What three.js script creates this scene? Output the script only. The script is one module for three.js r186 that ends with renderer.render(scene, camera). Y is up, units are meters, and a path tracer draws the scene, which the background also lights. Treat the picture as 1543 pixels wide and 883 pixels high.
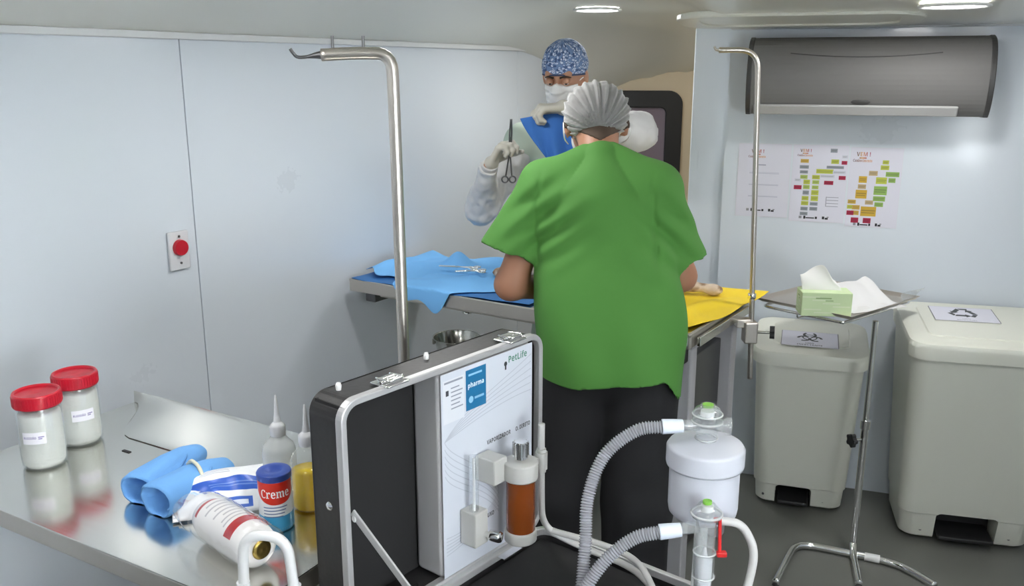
import * as THREE from 'three';
import { RoundedBoxGeometry } from 'three/addons/geometries/RoundedBoxGeometry.js';
import { mergeGeometries } from 'three/addons/utils/BufferGeometryUtils.js';
import { ImprovedNoise } from 'three/addons/math/ImprovedNoise.js';
import { RectAreaLightUniformsLib } from 'three/addons/lights/RectAreaLightUniformsLib.js';
import { Brush, Evaluator, SUBTRACTION } from 'three-bvh-csg';

// ---------------------------------------------------------------- camera, sky, light, exposure
RectAreaLightUniformsLib.init();
const scene = new THREE.Scene();
const renderer = new THREE.WebGLRenderer({ antialias: true });
renderer.toneMapping = THREE.LinearToneMapping;
renderer.toneMappingExposure = 2.55;
renderer.shadowMap.enabled = true;
const camera = new THREE.PerspectiveCamera(36.47, 1543 / 883, 0.05, 60);
camera.position.set(0, 1.68, 0);
camera.lookAt(0, 1.68 - Math.tan(14 * Math.PI / 180), -1);
scene.background = new THREE.Color().setRGB(0.92, 0.965, 1.0);   // overcast daylight outside the side window
scene.backgroundIntensity = 13;
const LAMP = 30;                                               // ceiling downlights
const CEIL = 1.93;

// ---------------------------------------------------------------- helpers
let seed = 7;
const rnd = () => { seed |= 0; seed = seed + 0x6D2B79F5 | 0; let t = Math.imul(seed ^ seed >>> 15, 1 | seed); t = t + Math.imul(t ^ t >>> 7, 61 | t) ^ t; return ((t ^ t >>> 14) >>> 0) / 4294967296; };
const perlin = new ImprovedNoise();
const V = (x, y, z) => new THREE.Vector3(x, y, z);
const lerp = (a, b, t) => a + (b - a) * t, clamp = (x, a, b) => Math.min(b, Math.max(a, x));
const smooth = (a, b, x) => { const t = clamp((x - a) / (b - a), 0, 1); return t * t * (3 - 2 * t); };
const names = new Map();
const numbered = (n) => { const k = names.get(n) ?? 0; names.set(n, k + 1); return k ? `${n}_${String(k).padStart(3, '0')}` : n; };
const clean = (g) => {
  let r = g.index ? g.toNonIndexed() : g.clone();
  if (!r.attributes.uv) r.setAttribute('uv', new THREE.BufferAttribute(new Float32Array(r.attributes.position.count * 2), 2));
  for (const k of Object.keys(r.attributes)) if (!['position', 'normal', 'uv'].includes(k)) r.deleteAttribute(k);
  return r;
};
const merge = (list) => (Array.isArray(list) ? (list.length === 1 ? list[0] : mergeGeometries(list.map(clean), false)) : list);
const origins = new Map();
function thing(name, label, category, [x, y, z] = [0, 0, 0], turn = 0, group) {
  const o = new THREE.Group(); o.name = numbered(name); scene.add(o);
  o.position.set(x, y, z); o.rotation.y = turn; o.userData = { label, category };
  if (group) o.userData.group = group;
  return o;
}
function part(name, geo, mat, parent, label) {
  const m = new THREE.Mesh(merge(geo), mat); m.name = name; m.castShadow = m.receiveShadow = true;
  const o = origins.get(parent);
  if (o) { m.geometry.translate(-o.x, -o.y, -o.z); origins.set(m, o); }
  if (label) m.userData.label = label;
  parent.add(m); return m;
}
// a thing whose parts are given in world coordinates, its group standing at `at`
function worldThing(name, label, category, at, group) { const o = thing(name, label, category, at, 0, group); origins.set(o, V(...at)); return o; }
function struct(name, geo, mat, parent) {
  const m = new THREE.Mesh(merge(geo), mat); m.name = name; m.castShadow = m.receiveShadow = true;
  m.userData.kind = 'structure'; (parent ?? scene).add(m); return m;
}
const bx = (w, h, d, x = 0, y = 0, z = 0, r = 0) => (r ? new RoundedBoxGeometry(w, h, d, 2, Math.min(r, w / 2.01, h / 2.01, d / 2.01)) : new THREE.BoxGeometry(w, h, d)).translate(x, y, z);
const cy = (r1, r2, h, x = 0, y = 0, z = 0, seg = 28) => new THREE.CylinderGeometry(r1, r2, h, seg).translate(x, y, z);
const lathe = (pts, seg = 40) => new THREE.LatheGeometry(pts.map(([r, y]) => new THREE.Vector2(Math.max(r, 1e-5), y)), seg);
// rotate a geometry made along +y so that it runs along dir from point at
function along(g, dir, at) { const q = new THREE.Quaternion().setFromUnitVectors(V(0, 1, 0), dir.clone().normalize()); return g.applyQuaternion(q).translate(at.x, at.y, at.z); }
function rod(a, b, r, r2 = r, seg = 14) { const d = b.clone().sub(a); return along(new THREE.CylinderGeometry(r2, r, d.length(), seg).translate(0, d.length() / 2, 0), d, a); }
function sweep(pts, r, { seg = 80, rad = 12, tension = 0.5, kind = 'catmullrom' } = {}) {
  const c = new THREE.CatmullRomCurve3(pts, false, kind, tension), fr = c.computeFrenetFrames(seg, false), L = c.getLength();
  const pos = [], uv = [], idx = [];
  for (let i = 0; i <= seg; i++) {
    const t = i / seg, p = c.getPointAt(t), rr = typeof r === 'function' ? r(t * L, L) : r;
    for (let j = 0; j <= rad; j++) {
      const a = j / rad * Math.PI * 2, n = fr.normals[i].clone().multiplyScalar(Math.cos(a)).addScaledVector(fr.binormals[i], Math.sin(a));
      pos.push(p.x + n.x * rr, p.y + n.y * rr, p.z + n.z * rr); uv.push(t * L, j / rad);
      if (i < seg && j < rad) { const k = i * (rad + 1) + j; idx.push(k, k + rad + 1, k + 1, k + 1, k + rad + 1, k + rad + 2); }
    }
  }
  for (const [i, flip] of [[0, 1], [seg, 0]]) {
    const p = c.getPointAt(i / seg), k = pos.length / 3; pos.push(p.x, p.y, p.z); uv.push(0, 0);
    for (let j = 0; j < rad; j++) { const a = i * (rad + 1) + j; flip ? idx.push(k, a, a + 1) : idx.push(k, a + 1, a); }
  }
  const g = new THREE.BufferGeometry();
  g.setAttribute('position', new THREE.Float32BufferAttribute(pos, 3)); g.setAttribute('uv', new THREE.Float32BufferAttribute(uv, 2));
  g.setIndex(idx); g.computeVertexNormals(); return g;
}
// polyline with rounded corners
function bent(pts, r, n = 8) {
  const out = [pts[0]];
  for (let i = 1; i < pts.length - 1; i++) {
    const a = pts[i - 1].clone().sub(pts[i]), b = pts[i + 1].clone().sub(pts[i]), rr = Math.min(r, a.length() * .49, b.length() * .49);
    const p0 = pts[i].clone().addScaledVector(a.normalize(), rr), p2 = pts[i].clone().addScaledVector(b.normalize(), rr);
    for (let k = 0; k <= n; k++) { const t = k / n; out.push(p0.clone().multiplyScalar((1 - t) * (1 - t)).addScaledVector(pts[i], 2 * t * (1 - t)).addScaledVector(p2, t * t)); }
  }
  out.push(pts[pts.length - 1]); return out;
}
const tube = (pts, r, bend = .05, seg = 90, rad = 14) => sweep(bent(pts, bend), r, { seg, rad, tension: 0.0 , kind: 'centripetal' });
function rrect(w, d, r, n = 6) {
  const out = [];
  for (const [cx, cz, a0] of [[w / 2 - r, d / 2 - r, 0], [-w / 2 + r, d / 2 - r, 90], [-w / 2 + r, -d / 2 + r, 180], [w / 2 - r, -d / 2 + r, 270]])
    for (let k = 0; k <= n; k++) { const a = (a0 + 90 * k / n) * Math.PI / 180; out.push([cx + r * Math.cos(a), cz + r * Math.sin(a)]); }
  return out;
}
// solid through rings [y, w, d, r, offsetX, offsetZ]
function loft(rings, n = 6) {
  const pos = [], idx = [], uv = [], N = 4 * (n + 1);
  for (const [y, w, d, r, ox = 0, oz = 0, tilt = 0] of rings) for (const [x, z] of rrect(w, d, r, n)) { pos.push(x + ox, y + tilt * z, z + oz); uv.push(x, y + z); }
  for (let i = 0; i < rings.length - 1; i++) for (let j = 0; j < N; j++) { const a = i * N + j, b = i * N + (j + 1) % N; idx.push(a, a + N, b, b, a + N, b + N); }
  for (const [i, flip] of [[0, 0], [rings.length - 1, 1]]) {
    const k = pos.length / 3, [y, , , , ox = 0, oz = 0] = rings[i]; pos.push(ox, y, oz); uv.push(0, 0);
    for (let j = 0; j < N; j++) { const a = i * N + j, b = i * N + (j + 1) % N; flip ? idx.push(k, b, a) : idx.push(k, a, b); }
  }
  const g = new THREE.BufferGeometry();
  g.setAttribute('position', new THREE.Float32BufferAttribute(pos, 3)); g.setAttribute('uv', new THREE.Float32BufferAttribute(uv, 2));
  g.setIndex(idx); const f = g.toNonIndexed(); f.computeVertexNormals(); return creased(f, 35);
}
function creased(g, deg) {        // smooth normals below the given angle
  const p = g.attributes.position, key = (i) => `${Math.round(p.getX(i) * 1e5)},${Math.round(p.getY(i) * 1e5)},${Math.round(p.getZ(i) * 1e5)}`;
  const fn = [], map = new Map(), c = Math.cos(deg * Math.PI / 180), a = V(), b = V(), d = V();
  for (let i = 0; i < p.count; i += 3) {
    a.fromBufferAttribute(p, i); b.fromBufferAttribute(p, i + 1).sub(a); d.fromBufferAttribute(p, i + 2).sub(a);
    const n = V().crossVectors(b, d); for (let k = 0; k < 3; k++) { fn.push(n); const s = key(i + k); map.has(s) ? map.get(s).push(n) : map.set(s, [n]); }
  }
  const out = new Float32Array(p.count * 3);
  for (let i = 0; i < p.count; i++) {
    const n = V(), me = fn[i], l = me.length() || 1;
    for (const q of map.get(key(i))) if (q.dot(me) >= c * l * q.length()) n.add(q);
    n.normalize(); out.set([n.x, n.y, n.z], i * 3);
  }
  g.setAttribute('normal', new THREE.BufferAttribute(out, 3)); return g;
}
// sheet with thickness from f(u,v) -> Vector3
function sheet(nu, nv, f, th = .002) {
  const pos = [], uv = [], idx = [], P = [], W = nu + 1;
  for (let j = 0; j <= nv; j++) for (let i = 0; i <= nu; i++) { P.push(f(i / nu, j / nv)); uv.push(i / nu, j / nv); }
  for (const p of P) pos.push(p.x, p.y, p.z);
  for (let j = 0; j < nv; j++) for (let i = 0; i < nu; i++) { const k = j * W + i; idx.push(k, k + 1, k + W, k + 1, k + W + 1, k + W); }
  const g0 = new THREE.BufferGeometry(); g0.setAttribute('position', new THREE.Float32BufferAttribute(pos, 3)); g0.setIndex(idx); g0.computeVertexNormals();
  const n = g0.attributes.normal, M = P.length, all = idx.slice();
  for (let k = 0; k < M; k++) { pos.push(P[k].x - n.getX(k) * th, P[k].y - n.getY(k) * th, P[k].z - n.getZ(k) * th); uv.push(uv[2 * k], uv[2 * k + 1]); }
  for (let k = 0; k < idx.length; k += 3) all.push(idx[k] + M, idx[k + 2] + M, idx[k + 1] + M);
  const rim = []; for (let i = 0; i < nu; i++) rim.push([i, i + 1], [nv * W + i + 1, nv * W + i]); for (let j = 0; j < nv; j++) rim.push([(j + 1) * W, j * W], [j * W + nu, (j + 1) * W + nu]);
  for (const [a, b] of rim) all.push(a, a + M, b, b, a + M, b + M);
  const g = new THREE.BufferGeometry(); g.setAttribute('position', new THREE.Float32BufferAttribute(pos, 3)); g.setAttribute('uv', new THREE.Float32BufferAttribute(uv, 2));
  g.setIndex(all); g.computeVertexNormals(); return g;
}
// extruded outline in x,y; depth along z from 0
function extrude(pts, depth, holes = [], bevel = 0) {
  const s = pts instanceof THREE.Shape ? pts : new THREE.Shape(pts.map(([x, y]) => new THREE.Vector2(x, y)));
  for (const h of holes) s.holes.push(new THREE.Path(h.map(([x, y]) => new THREE.Vector2(x, y))));
  return new THREE.ExtrudeGeometry(s, { depth, curveSegments: 10, bevelEnabled: bevel > 0, bevelSize: bevel, bevelThickness: bevel, bevelSegments: 2 });
}
// ---- distance fields and a surface-nets mesher (people, animal, soft things)
const dist = (p, q) => Math.hypot(p[0] - q[0], p[1] - q[1], p[2] - q[2]);
const bone = (a, b, ra, rb = ra) => { const d = [b[0] - a[0], b[1] - a[1], b[2] - a[2]], l = d[0] * d[0] + d[1] * d[1] + d[2] * d[2] || 1e-9; return (x, y, z) => { const px = x - a[0], py = y - a[1], pz = z - a[2], t = clamp((px * d[0] + py * d[1] + pz * d[2]) / l, 0, 1); return Math.hypot(px - d[0] * t, py - d[1] * t, pz - d[2] * t) - (ra + (rb - ra) * t); }; };
const ell = (c, r) => { const m = Math.min(...r); return (x, y, z) => { const a = (x - c[0]) / r[0], b = (y - c[1]) / r[1], d = (z - c[2]) / r[2], k = Math.hypot(a, b, d), g = Math.hypot(a / r[0], b / r[1], d / r[2]); return g < 1e-6 ? -m : k * (k - 1) / g; }; };
const smin = (a, b, k) => { const h = Math.max(k - Math.abs(a - b), 0) / k; return Math.min(a, b) - h * h * k * .25; };
const blend = (list, k) => (x, y, z) => { let d = 1e3; for (const f of list) d = smin(d, f(x, y, z), k); return d; };
function net(f, lo, hi, cell, uvOf) {
  const nx = Math.ceil((hi[0] - lo[0]) / cell) + 1, ny = Math.ceil((hi[1] - lo[1]) / cell) + 1, nz = Math.ceil((hi[2] - lo[2]) / cell) + 1;
  const F = new Float32Array(nx * ny * nz), id = (i, j, k) => (k * ny + j) * nx + i;
  for (let k = 0; k < nz; k++) for (let j = 0; j < ny; j++) for (let i = 0; i < nx; i++) F[id(i, j, k)] = f(lo[0] + i * cell, lo[1] + j * cell, lo[2] + k * cell);
  const vi = new Int32Array(nx * ny * nz).fill(-1), pos = [], idx = [];
  for (let k = 0; k < nz - 1; k++) for (let j = 0; j < ny - 1; j++) for (let i = 0; i < nx - 1; i++) {
    let n = 0, sx = 0, sy = 0, sz = 0; const c = [];
    for (let q = 0; q < 8; q++) c.push(F[id(i + (q & 1), j + (q >> 1 & 1), k + (q >> 2))]);
    for (const [a, b] of EDGES) if ((c[a] < 0) !== (c[b] < 0)) { const t = c[a] / (c[a] - c[b]); n++; sx += lerp(a & 1, b & 1, t); sy += lerp(a >> 1 & 1, b >> 1 & 1, t); sz += lerp(a >> 2, b >> 2, t); }
    if (n) { vi[id(i, j, k)] = pos.length / 3; pos.push(lo[0] + (i + sx / n) * cell, lo[1] + (j + sy / n) * cell, lo[2] + (k + sz / n) * cell); }
  }
  const quad = (a, b, c, d, flip) => { if (a < 0 || b < 0 || c < 0 || d < 0) return; flip ? idx.push(a, c, b, a, d, c) : idx.push(a, b, c, a, c, d); };
  for (let k = 1; k < nz - 1; k++) for (let j = 1; j < ny - 1; j++) for (let i = 1; i < nx - 1; i++) {
    const s = F[id(i, j, k)] < 0;
    if (s !== (F[id(i + 1, j, k)] < 0)) quad(vi[id(i, j - 1, k - 1)], vi[id(i, j, k - 1)], vi[id(i, j, k)], vi[id(i, j - 1, k)], !s);
    if (s !== (F[id(i, j + 1, k)] < 0)) quad(vi[id(i - 1, j, k - 1)], vi[id(i - 1, j, k)], vi[id(i, j, k)], vi[id(i, j, k - 1)], !s);
    if (s !== (F[id(i, j, k + 1)] < 0)) quad(vi[id(i - 1, j - 1, k)], vi[id(i, j - 1, k)], vi[id(i, j, k)], vi[id(i - 1, j, k)], !s);
  }
  const g = new THREE.BufferGeometry(), nrm = [], uv = [], e = cell * .5;
  for (let i = 0; i < pos.length; i += 3) {
    const [x, y, z] = pos.slice(i, i + 3); let a = f(x + e, y, z) - f(x - e, y, z), b = f(x, y + e, z) - f(x, y - e, z), c = f(x, y, z + e) - f(x, y, z - e); const l = Math.hypot(a, b, c) || 1;
    nrm.push(a / l, b / l, c / l); const w = uvOf ? uvOf(x, y, z) : [x, y]; uv.push(w[0], w[1]);
  }
  g.setAttribute('position', new THREE.Float32BufferAttribute(pos, 3)); g.setAttribute('normal', new THREE.Float32BufferAttribute(nrm, 3)); g.setAttribute('uv', new THREE.Float32BufferAttribute(uv, 2));
  g.setIndex(idx); return g;
}
const EDGES = [[0, 1], [2, 3], [4, 5], [6, 7], [0, 2], [1, 3], [4, 6], [5, 7], [0, 4], [1, 5], [2, 6], [3, 7]];

// ---------------------------------------------------------------- textures and materials
function canvasTex(w, h, draw, srgb = true) { const c = document.createElement('canvas'); c.width = w; c.height = h; draw(c.getContext('2d'), w, h); const t = new THREE.CanvasTexture(c); if (srgb) t.colorSpace = THREE.SRGBColorSpace; t.anisotropy = 8; return t; }
function noiseTex(n, fx, fy, lo, hi, oct = 3) {
  const d = new Uint8Array(n * n * 4);
  for (let j = 0; j < n; j++) for (let i = 0; i < n; i++) {
    let s = 0, a = 1, t = 0; for (let o = 0; o < oct; o++) { s += a * perlin.noise(i / n * fx * 2 ** o, j / n * fy * 2 ** o, o * 7.3 + fx); t += a; a *= .55; }
    const v = clamp(lerp(lo, hi, s / t * .5 + .5 + (rnd() - .5) * .06), 0, 1) * 255, k = (j * n + i) * 4; d[k] = d[k + 1] = d[k + 2] = v; d[k + 3] = 255;
  }
  const t = new THREE.DataTexture(d, n, n); t.wrapS = t.wrapT = THREE.MirroredRepeatWrapping; t.magFilter = THREE.LinearFilter; t.minFilter = THREE.LinearMipmapLinearFilter; t.generateMipmaps = true; t.needsUpdate = true; return t;
}
const std = (r, g, b, rough = .5, metal = 0, extra = {}) => new THREE.MeshStandardMaterial({ color: new THREE.Color().setRGB(r, g, b), roughness: rough, metalness: metal, side: THREE.DoubleSide, ...extra });
const phys = (r, g, b, rough, extra = {}) => new THREE.MeshPhysicalMaterial({ color: new THREE.Color().setRGB(r, g, b), roughness: rough, side: THREE.DoubleSide, ...extra });
const brushed = noiseTex(256, 3, 90, .55, 1.0), cloudy = noiseTex(256, 5, 5, .8, 1.0), weave = noiseTex(256, 110, 110, 0, 1, 1), wrinkle = noiseTex(256, 9, 9, 0, 1, 4);
const M = {
  wall: phys(.68, .735, .80, .32, { roughnessMap: cloudy, clearcoat: .3, clearcoatRoughness: .10 }),
  beige: std(.74, .63, .46, .55), ceil: phys(.82, .82, .75, .3, { clearcoat: .4, clearcoatRoughness: .12 }),
  floor: std(.145, .150, .137, .42, 0, { roughnessMap: cloudy }),
  trim: std(.70, .72, .74, .4), joint: std(.42, .44, .46, .6),
  steel: std(.70, .70, .66, .22, 1, { roughnessMap: brushed }),
  satin: std(.62, .58, .53, .38, 1), chrome: std(.86, .86, .86, .1, 1), darkSteel: std(.20, .20, .21, .35, 1),
  alu: std(.56, .56, .57, .45, .55), black: std(.016, .016, .018, .5), blackLeather: std(.022, .021, .022, .42, 0, { bumpMap: weave, bumpScale: .0004 }),
  foam: std(.012, .012, .013, .85), rubber: std(.02, .02, .02, .7), pit: std(.03, .03, .032, .6),
  white: std(.80, .80, .80, .45), whiteGloss: phys(.68, .69, .72, .22), red: phys(.52, .012, .03, .3), redPlain: std(.60, .02, .02, .35),
  binGrey: std(.74, .75, .67, .38), acGrey: std(.16, .158, .155, .62), acDark: std(.05, .05, .05, .4), acFlap: std(.42, .42, .42, .45),
  paper: std(.68, .68, .72, .7), gloveM: std(.58, .56, .50, .55), gown: std(.66, .66, .67, .85, 0, { bumpMap: wrinkle, bumpScale: .004 }), gownMint: std(.52, .62, .54, .85),
  scrub: std(.077, .245, .043, .82, 0, { bumpMap: weave, bumpScale: .0003 }), trousers: std(.010, .010, .012, .8), skin: phys(.42, .20, .12, .5), skinPale: phys(.46, .24, .15, .5),
  hair: std(.02, .014, .010, .7), hairBrown: std(.085, .055, .038, .8), shoe: std(.03, .03, .03, .5), teal: std(.08, .26, .20, .7),
  drapeBlue: std(.19, .50, .93, .8), drapeDeep: std(.035, .17, .46, .55), drapeHeld: std(.04, .17, .56, .75), roll: std(.16, .40, .80, .8, 0, { bumpMap: wrinkle, bumpScale: .003 }),
  yellow: std(.92, .66, .02, .55), glass: phys(1, 1, 1, .04, { transmission: 1, ior: 1.45, thickness: 0 }),
  clear: phys(.93, .95, .96, .06, { transmission: .92, ior: 1.45, thickness: 0 }), hazy: phys(.86, .88, .88, .22, { transmission: .60, thickness: 0 }),
  valve: phys(.88, .90, .91, .07, { transmission: .84, thickness: 0, clearcoat: .6, clearcoatRoughness: .03 }),
  frost: phys(.62, .64, .71, .4, { transmission: .15, thickness: 0 }), capNet: phys(.60, .60, .60, .9, { transmission: .70, thickness: 0 }),
  tubeWhite: phys(.60, .60, .59, .35, { transmission: .15, thickness: 0 }), corr: phys(.52, .53, .58, .22, { transmission: .45, thickness: 0 }),
  amber: phys(.42, .10, .02, .06, { transmission: .55, thickness: 0 }), amberLiquid: phys(.36, .085, .012, .2, { transmission: .3, thickness: 0 }),
  yellowLiquid: phys(.93, .66, .0, .15, { transmission: .25, thickness: 0 }), gold: std(.55, .40, .12, .25, 1), green: std(.20, .48, .06, .4),
  panelGrey: std(.42, .42, .43, .45), knobWhite: std(.50, .50, .48, .4), tableGrey: std(.40, .40, .42, .4),
};

// ---------------------------------------------------------------- the room
// side wall frame: local x runs along the long wall away from the camera, local z into the room
const LW = new THREE.Vector3(-.68, 0, -3.39), LT = .995;
const lw = (x, y, z) => V(LW.x + Math.cos(LT) * x + Math.sin(LT) * z, y, LW.z - Math.sin(LT) * x + Math.cos(LT) * z);
const toL = (x, z) => { const a = x - LW.x, b = z - LW.z; return [a * Math.cos(LT) - b * Math.sin(LT), a * Math.sin(LT) + b * Math.cos(LT)]; };
const setL = (m, x = 0, y = 0, z = 0) => { const p = lw(x, y, z); m.position.copy(p); m.rotation.y = LT; return m; };
const AW = new THREE.Vector3(.99, 0, -3.53), AT = -.332;         // wall with the air conditioner
const aw = (x, y, z) => V(AW.x + Math.cos(AT) * x + Math.sin(AT) * z, y, AW.z - Math.sin(AT) * x + Math.cos(AT) * z);
const toA = (x, z) => { const a = x - AW.x, b = z - AW.z; return [a * Math.cos(AT) - b * Math.sin(AT), a * Math.sin(AT) + b * Math.cos(AT)]; };
const setA = (m, x = 0, y = 0, z = 0) => { m.position.copy(aw(x, y, z)); m.rotation.y = AT; return m; };
const BW = new THREE.Vector3(.60, 0, -5.10), BT = -.12;           // far end wall

setL(struct('floor', bx(8.2, .1, 4.6, -.9, -.05, 1.6), M.floor));
const wl = setL(struct('wall_left', bx(7.6, 2.1, .1, -1.0, 1.0, -.062), M.joint));
{
  const cuts = [-4.8, -2.9, -.64, 1.30, 2.8];                    // wall boards, a narrow joint between neighbours
  for (let i = 0; i < cuts.length - 1; i++) {
    const w = cuts[i + 1] - cuts[i] - .003, m = part('wall_panel', bx(w, 1.80, .012, (cuts[i] + cuts[i + 1]) / 2, .90, -.006, .0015), M.wall, wl);
  }
}
setL(struct('trim_1', [bx(7.6, .022, .014, -1.0, 1.786, .007, .004)], M.trim));
setA(struct('wall_right', bx(2.7, 2.1, .12, 1.20, 1.0, -.06), M.wall));
setA(struct('trim_2', [bx(2.3, .02, .02, 1.0, 1.845, .01, .005)], M.trim));
setA(struct('trim_3', bx(.155, 1.845, .22, -.215, .9225, -.15, .004), M.wall));            // pale door post left of the partition
{ const m = struct('wall_partition', bx(.06, 2.1, 1.9, 0, 1.0, -.95), M.beige); m.position.copy(aw(-.12, 0, -.2)); m.rotation.y = LT - Math.PI / 2; }
{ const m = struct('wall_back', bx(2.6, 2.1, .1, .0, 1.0, -.05), M.beige); m.position.copy(BW); m.rotation.y = BT; }
// far side wall with its window opening, and the wall behind the camera
{
  const zz = 3.30, x0 = -2.42, x1 = -1.62, y0 = 1.02, y1 = 1.52;
  setL(struct('wall_side', [bx(x0 + 4.8, 2.1, .1, (x0 - 4.8) / 2, 1.0, zz + .05), bx(2.6 - x1, 2.1, .1, (2.6 + x1) / 2, 1.0, zz + .05), bx(x1 - x0, y0, .1, (x0 + x1) / 2, y0 / 2, zz + .05), bx(x1 - x0, 2.05 - y1, .1, (x0 + x1) / 2, (2.05 + y1) / 2, zz + .05)], M.wall));
  const w2 = setL(struct('window_2', [bx(x1 - x0 + .06, .04, .05, (x0 + x1) / 2, y0, zz, .008), bx(x1 - x0 + .06, .04, .05, (x0 + x1) / 2, y1, zz, .008), bx(.04, y1 - y0, .05, x0, (y0 + y1) / 2, zz, .008), bx(.04, y1 - y0, .05, x1, (y0 + y1) / 2, zz, .008)], M.trim));
  part('pane', bx(x1 - x0, y1 - y0, .004, (x0 + x1) / 2, (y0 + y1) / 2, zz + .03), M.glass, w2);
  setL(struct('wall_rear', bx(.1, 2.1, 3.6, -4.65, 1.0, 1.65), M.wall));
}
// ceiling: one moulded skin that curves down to the walls
{
  const nx = 90, nz = 60, ax = -4.8, bx_ = 2.8, az = -.14, bz = 3.5;
  const h = (x, z) => {
    const p = lw(x, 0, z), [tA, mA] = toA(p.x, p.z), mB = (p.x - BW.x) * Math.sin(BT) + (p.z - BW.z) * Math.cos(BT);
    const d = (m, w) => { const t = clamp(1 - m / w, 0, 1.4); return t * t; };
    return CEIL - .142 * Math.min(d(z, .60), 1) - .25 * Math.min(d(mB, .9), 1) - .09 * clamp(1 - mA / 1.8, 0, 1) * smooth(-.34, -.12, tA);
  };
  const g = sheet(nx, nz, (u, v) => { const x = lerp(ax, bx_, u), z = lerp(az, bz, v); return V(x, h(x, z), z); }, .05);
  // the sheet's own upper face must point away from the room: thicken upwards
  setL(struct('ceiling', g, M.ceil));
}
// roof hatch moulding near the wall with the air conditioner
{
  const hs = struct('trim_4', [extrude(rrect(.80, .40, .14, 8), .012, [rrect(.67, .28, .09, 8)], .005).rotateX(Math.PI / 2)], M.ceil);
  hs.position.copy(aw(.10, 1.862, .30)); hs.rotation.set(-.05, AT, 0, 'YXZ');
  part('hatch_panel', extrude(rrect(.66, .27, .09, 8), .006, [], .004).rotateX(Math.PI / 2), M.ceil, hs);
}
// window in the far end wall
{
  const w = struct('window_1', extrude(rrect(.60, .80, .07, 8), .03, [rrect(.44, .64, .04, 8)], .006), M.black);
  w.position.set(BW.x, 0, BW.z); w.rotation.y = BT; w.position.add(V(.045, 1.17, .006));
  part('pane', bx(.46, .66, .008, 0, 0, .012), phys(.22, .17, .21, .12, { clearcoat: .5 }), w);
}
// downlights
const lampAt = (x, z, label, y = CEIL) => {
  const t = thing('ceiling_downlight', label, 'light', [x, y, z], 0, 'round ceiling downlights');
  part('rim', lathe([[.088, -.001], [.098, -.004], [.100, -.010], [.094, -.013], [.086, -.012], [.084, -.006]], 40), M.white, t);
  part('diffuser', cy(.086, .086, .006, 0, -.006, 0, 40), new THREE.MeshStandardMaterial({ color: 0xffffff, emissive: new THREE.Color().setRGB(1, .985, .96), emissiveIntensity: 6 }), t, 'glowing white diffuser');
  const L = new THREE.RectAreaLight(new THREE.Color().setRGB(1, .985, .96), LAMP, .15, .15);
  L.position.set(x, y - .016, z); L.lookAt(x, y - 1, z); scene.add(L);
};
lampAt(.348, -3.80, 'round white downlight glowing in the ceiling above the masked person');
lampAt(1.285, -2.71, 'round white downlight glowing in the ceiling beside the air conditioner', 1.872);
lampAt(1.02, -4.35, 'added unseen downlight in the passage ceiling behind the pale door post', 1.914);  // added lamp, hidden by the post, to brighten the beige end wall
lampAt(1.17, -4.68, 'added unseen downlight at the end of the passage ceiling by the far wall', 1.835);  // second added lamp out of sight, lifts the end wall further
lampAt(-.22, -2.58, 'added unseen downlight in the ceiling between the long panelled wall and operating table');  // added out of view to even out the light on the long wall
lampAt(-.78, -1.50, 'round white downlight in the ceiling over the steel side table');
lampAt(1.25, -1.30, 'round white downlight in the ceiling between the tray stand and the side window', 1.922);
lampAt(-.85, -.35, 'round white downlight in the ceiling beside the long panelled wall');
lampAt(.35, -.30, 'round white downlight in the ceiling near the rear wall');

// ---------------------------------------------------------------- wall fittings
{ // call button
  const t = thing('call_button', 'white wall plate with a round red push button and two screws', 'button'); setL(t, -.715, 1.125, 0);
  part('plate', bx(.076, .125, .010, 0, 0, .006, .004), M.whiteGloss, t);
  const b = part('button', cy(.024, .027, .014, 0, 0, 0, 32).rotateX(Math.PI / 2).translate(.002, .010, .016), M.red, t, 'round red push button');
  for (const y of [-.040, .046]) part('screw', cy(.004, .004, .004, 0, 0, 0, 10).rotateX(Math.PI / 2).translate(.002, y, .012), M.darkSteel, t);
}
{ // split air conditioner
  const L = .815, t = thing('air_conditioner', 'dark grey wall mounted split air conditioner with silver air flap', 'air conditioner'); setA(t, -.125 + .065 + L / 2 - .005, 1.655, .002);
  const prof = []; for (let i = 0; i <= 20; i++) { const a = lerp(1.35, -1.15, i / 20); prof.push([.10 + .11 * Math.cos(a) ** .8, .0 + .135 * Math.sin(a) / Math.sin(1.35)]); }
  const outline = [[0, .135], [.10, .142], ...prof, [.09, -.128], [0, -.105]];
  part('housing', extrude(outline, L - .03, [], .003).rotateY(-Math.PI / 2).translate((L - .03) / 2, 0, 0), M.acGrey, t);
  for (const s of [-1, 1]) part('end_cap', extrude(outline.map(([x, y]) => [x * 1.012, y * 1.015]), .012, [], .003).rotateY(-Math.PI / 2).translate(s * (L / 2 - .008) + .006, 0, 0), s > 0 ? M.acDark : M.acDark, t);
  part('air_flap', bx(L - .13, .040, .012, -.035, 0, 0, .005).rotateX(.55).translate(0, -.110, .188), M.acFlap, t, 'silver air flap');
  part('top_grille', bx(L - .06, .006, .10, 0, .142, .06, .002), M.acDark, t);
  const arc = []; for (let i = 0; i <= 12; i++) { const x = lerp(-.26, .24, i / 12); const yy = .088 - .014 * (1 - ((x + .01) / .25) ** 2), an = Math.asin(yy * Math.sin(1.35) / .135); arc.push(V(x, yy, .10 + .11 * Math.cos(an) ** .8 + .0025)); }
  part('groove', sweep(arc, .0022, { seg: 40, rad: 6 }), M.acDark, t);
  part('sensor_window', lathe([[0, .004], [.022, .003], [.03, 0]], 24).scale(1.15, 1, .45).rotateX(Math.PI / 2).translate(-.01, -.078, .196), M.acDark, t);
}
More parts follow.
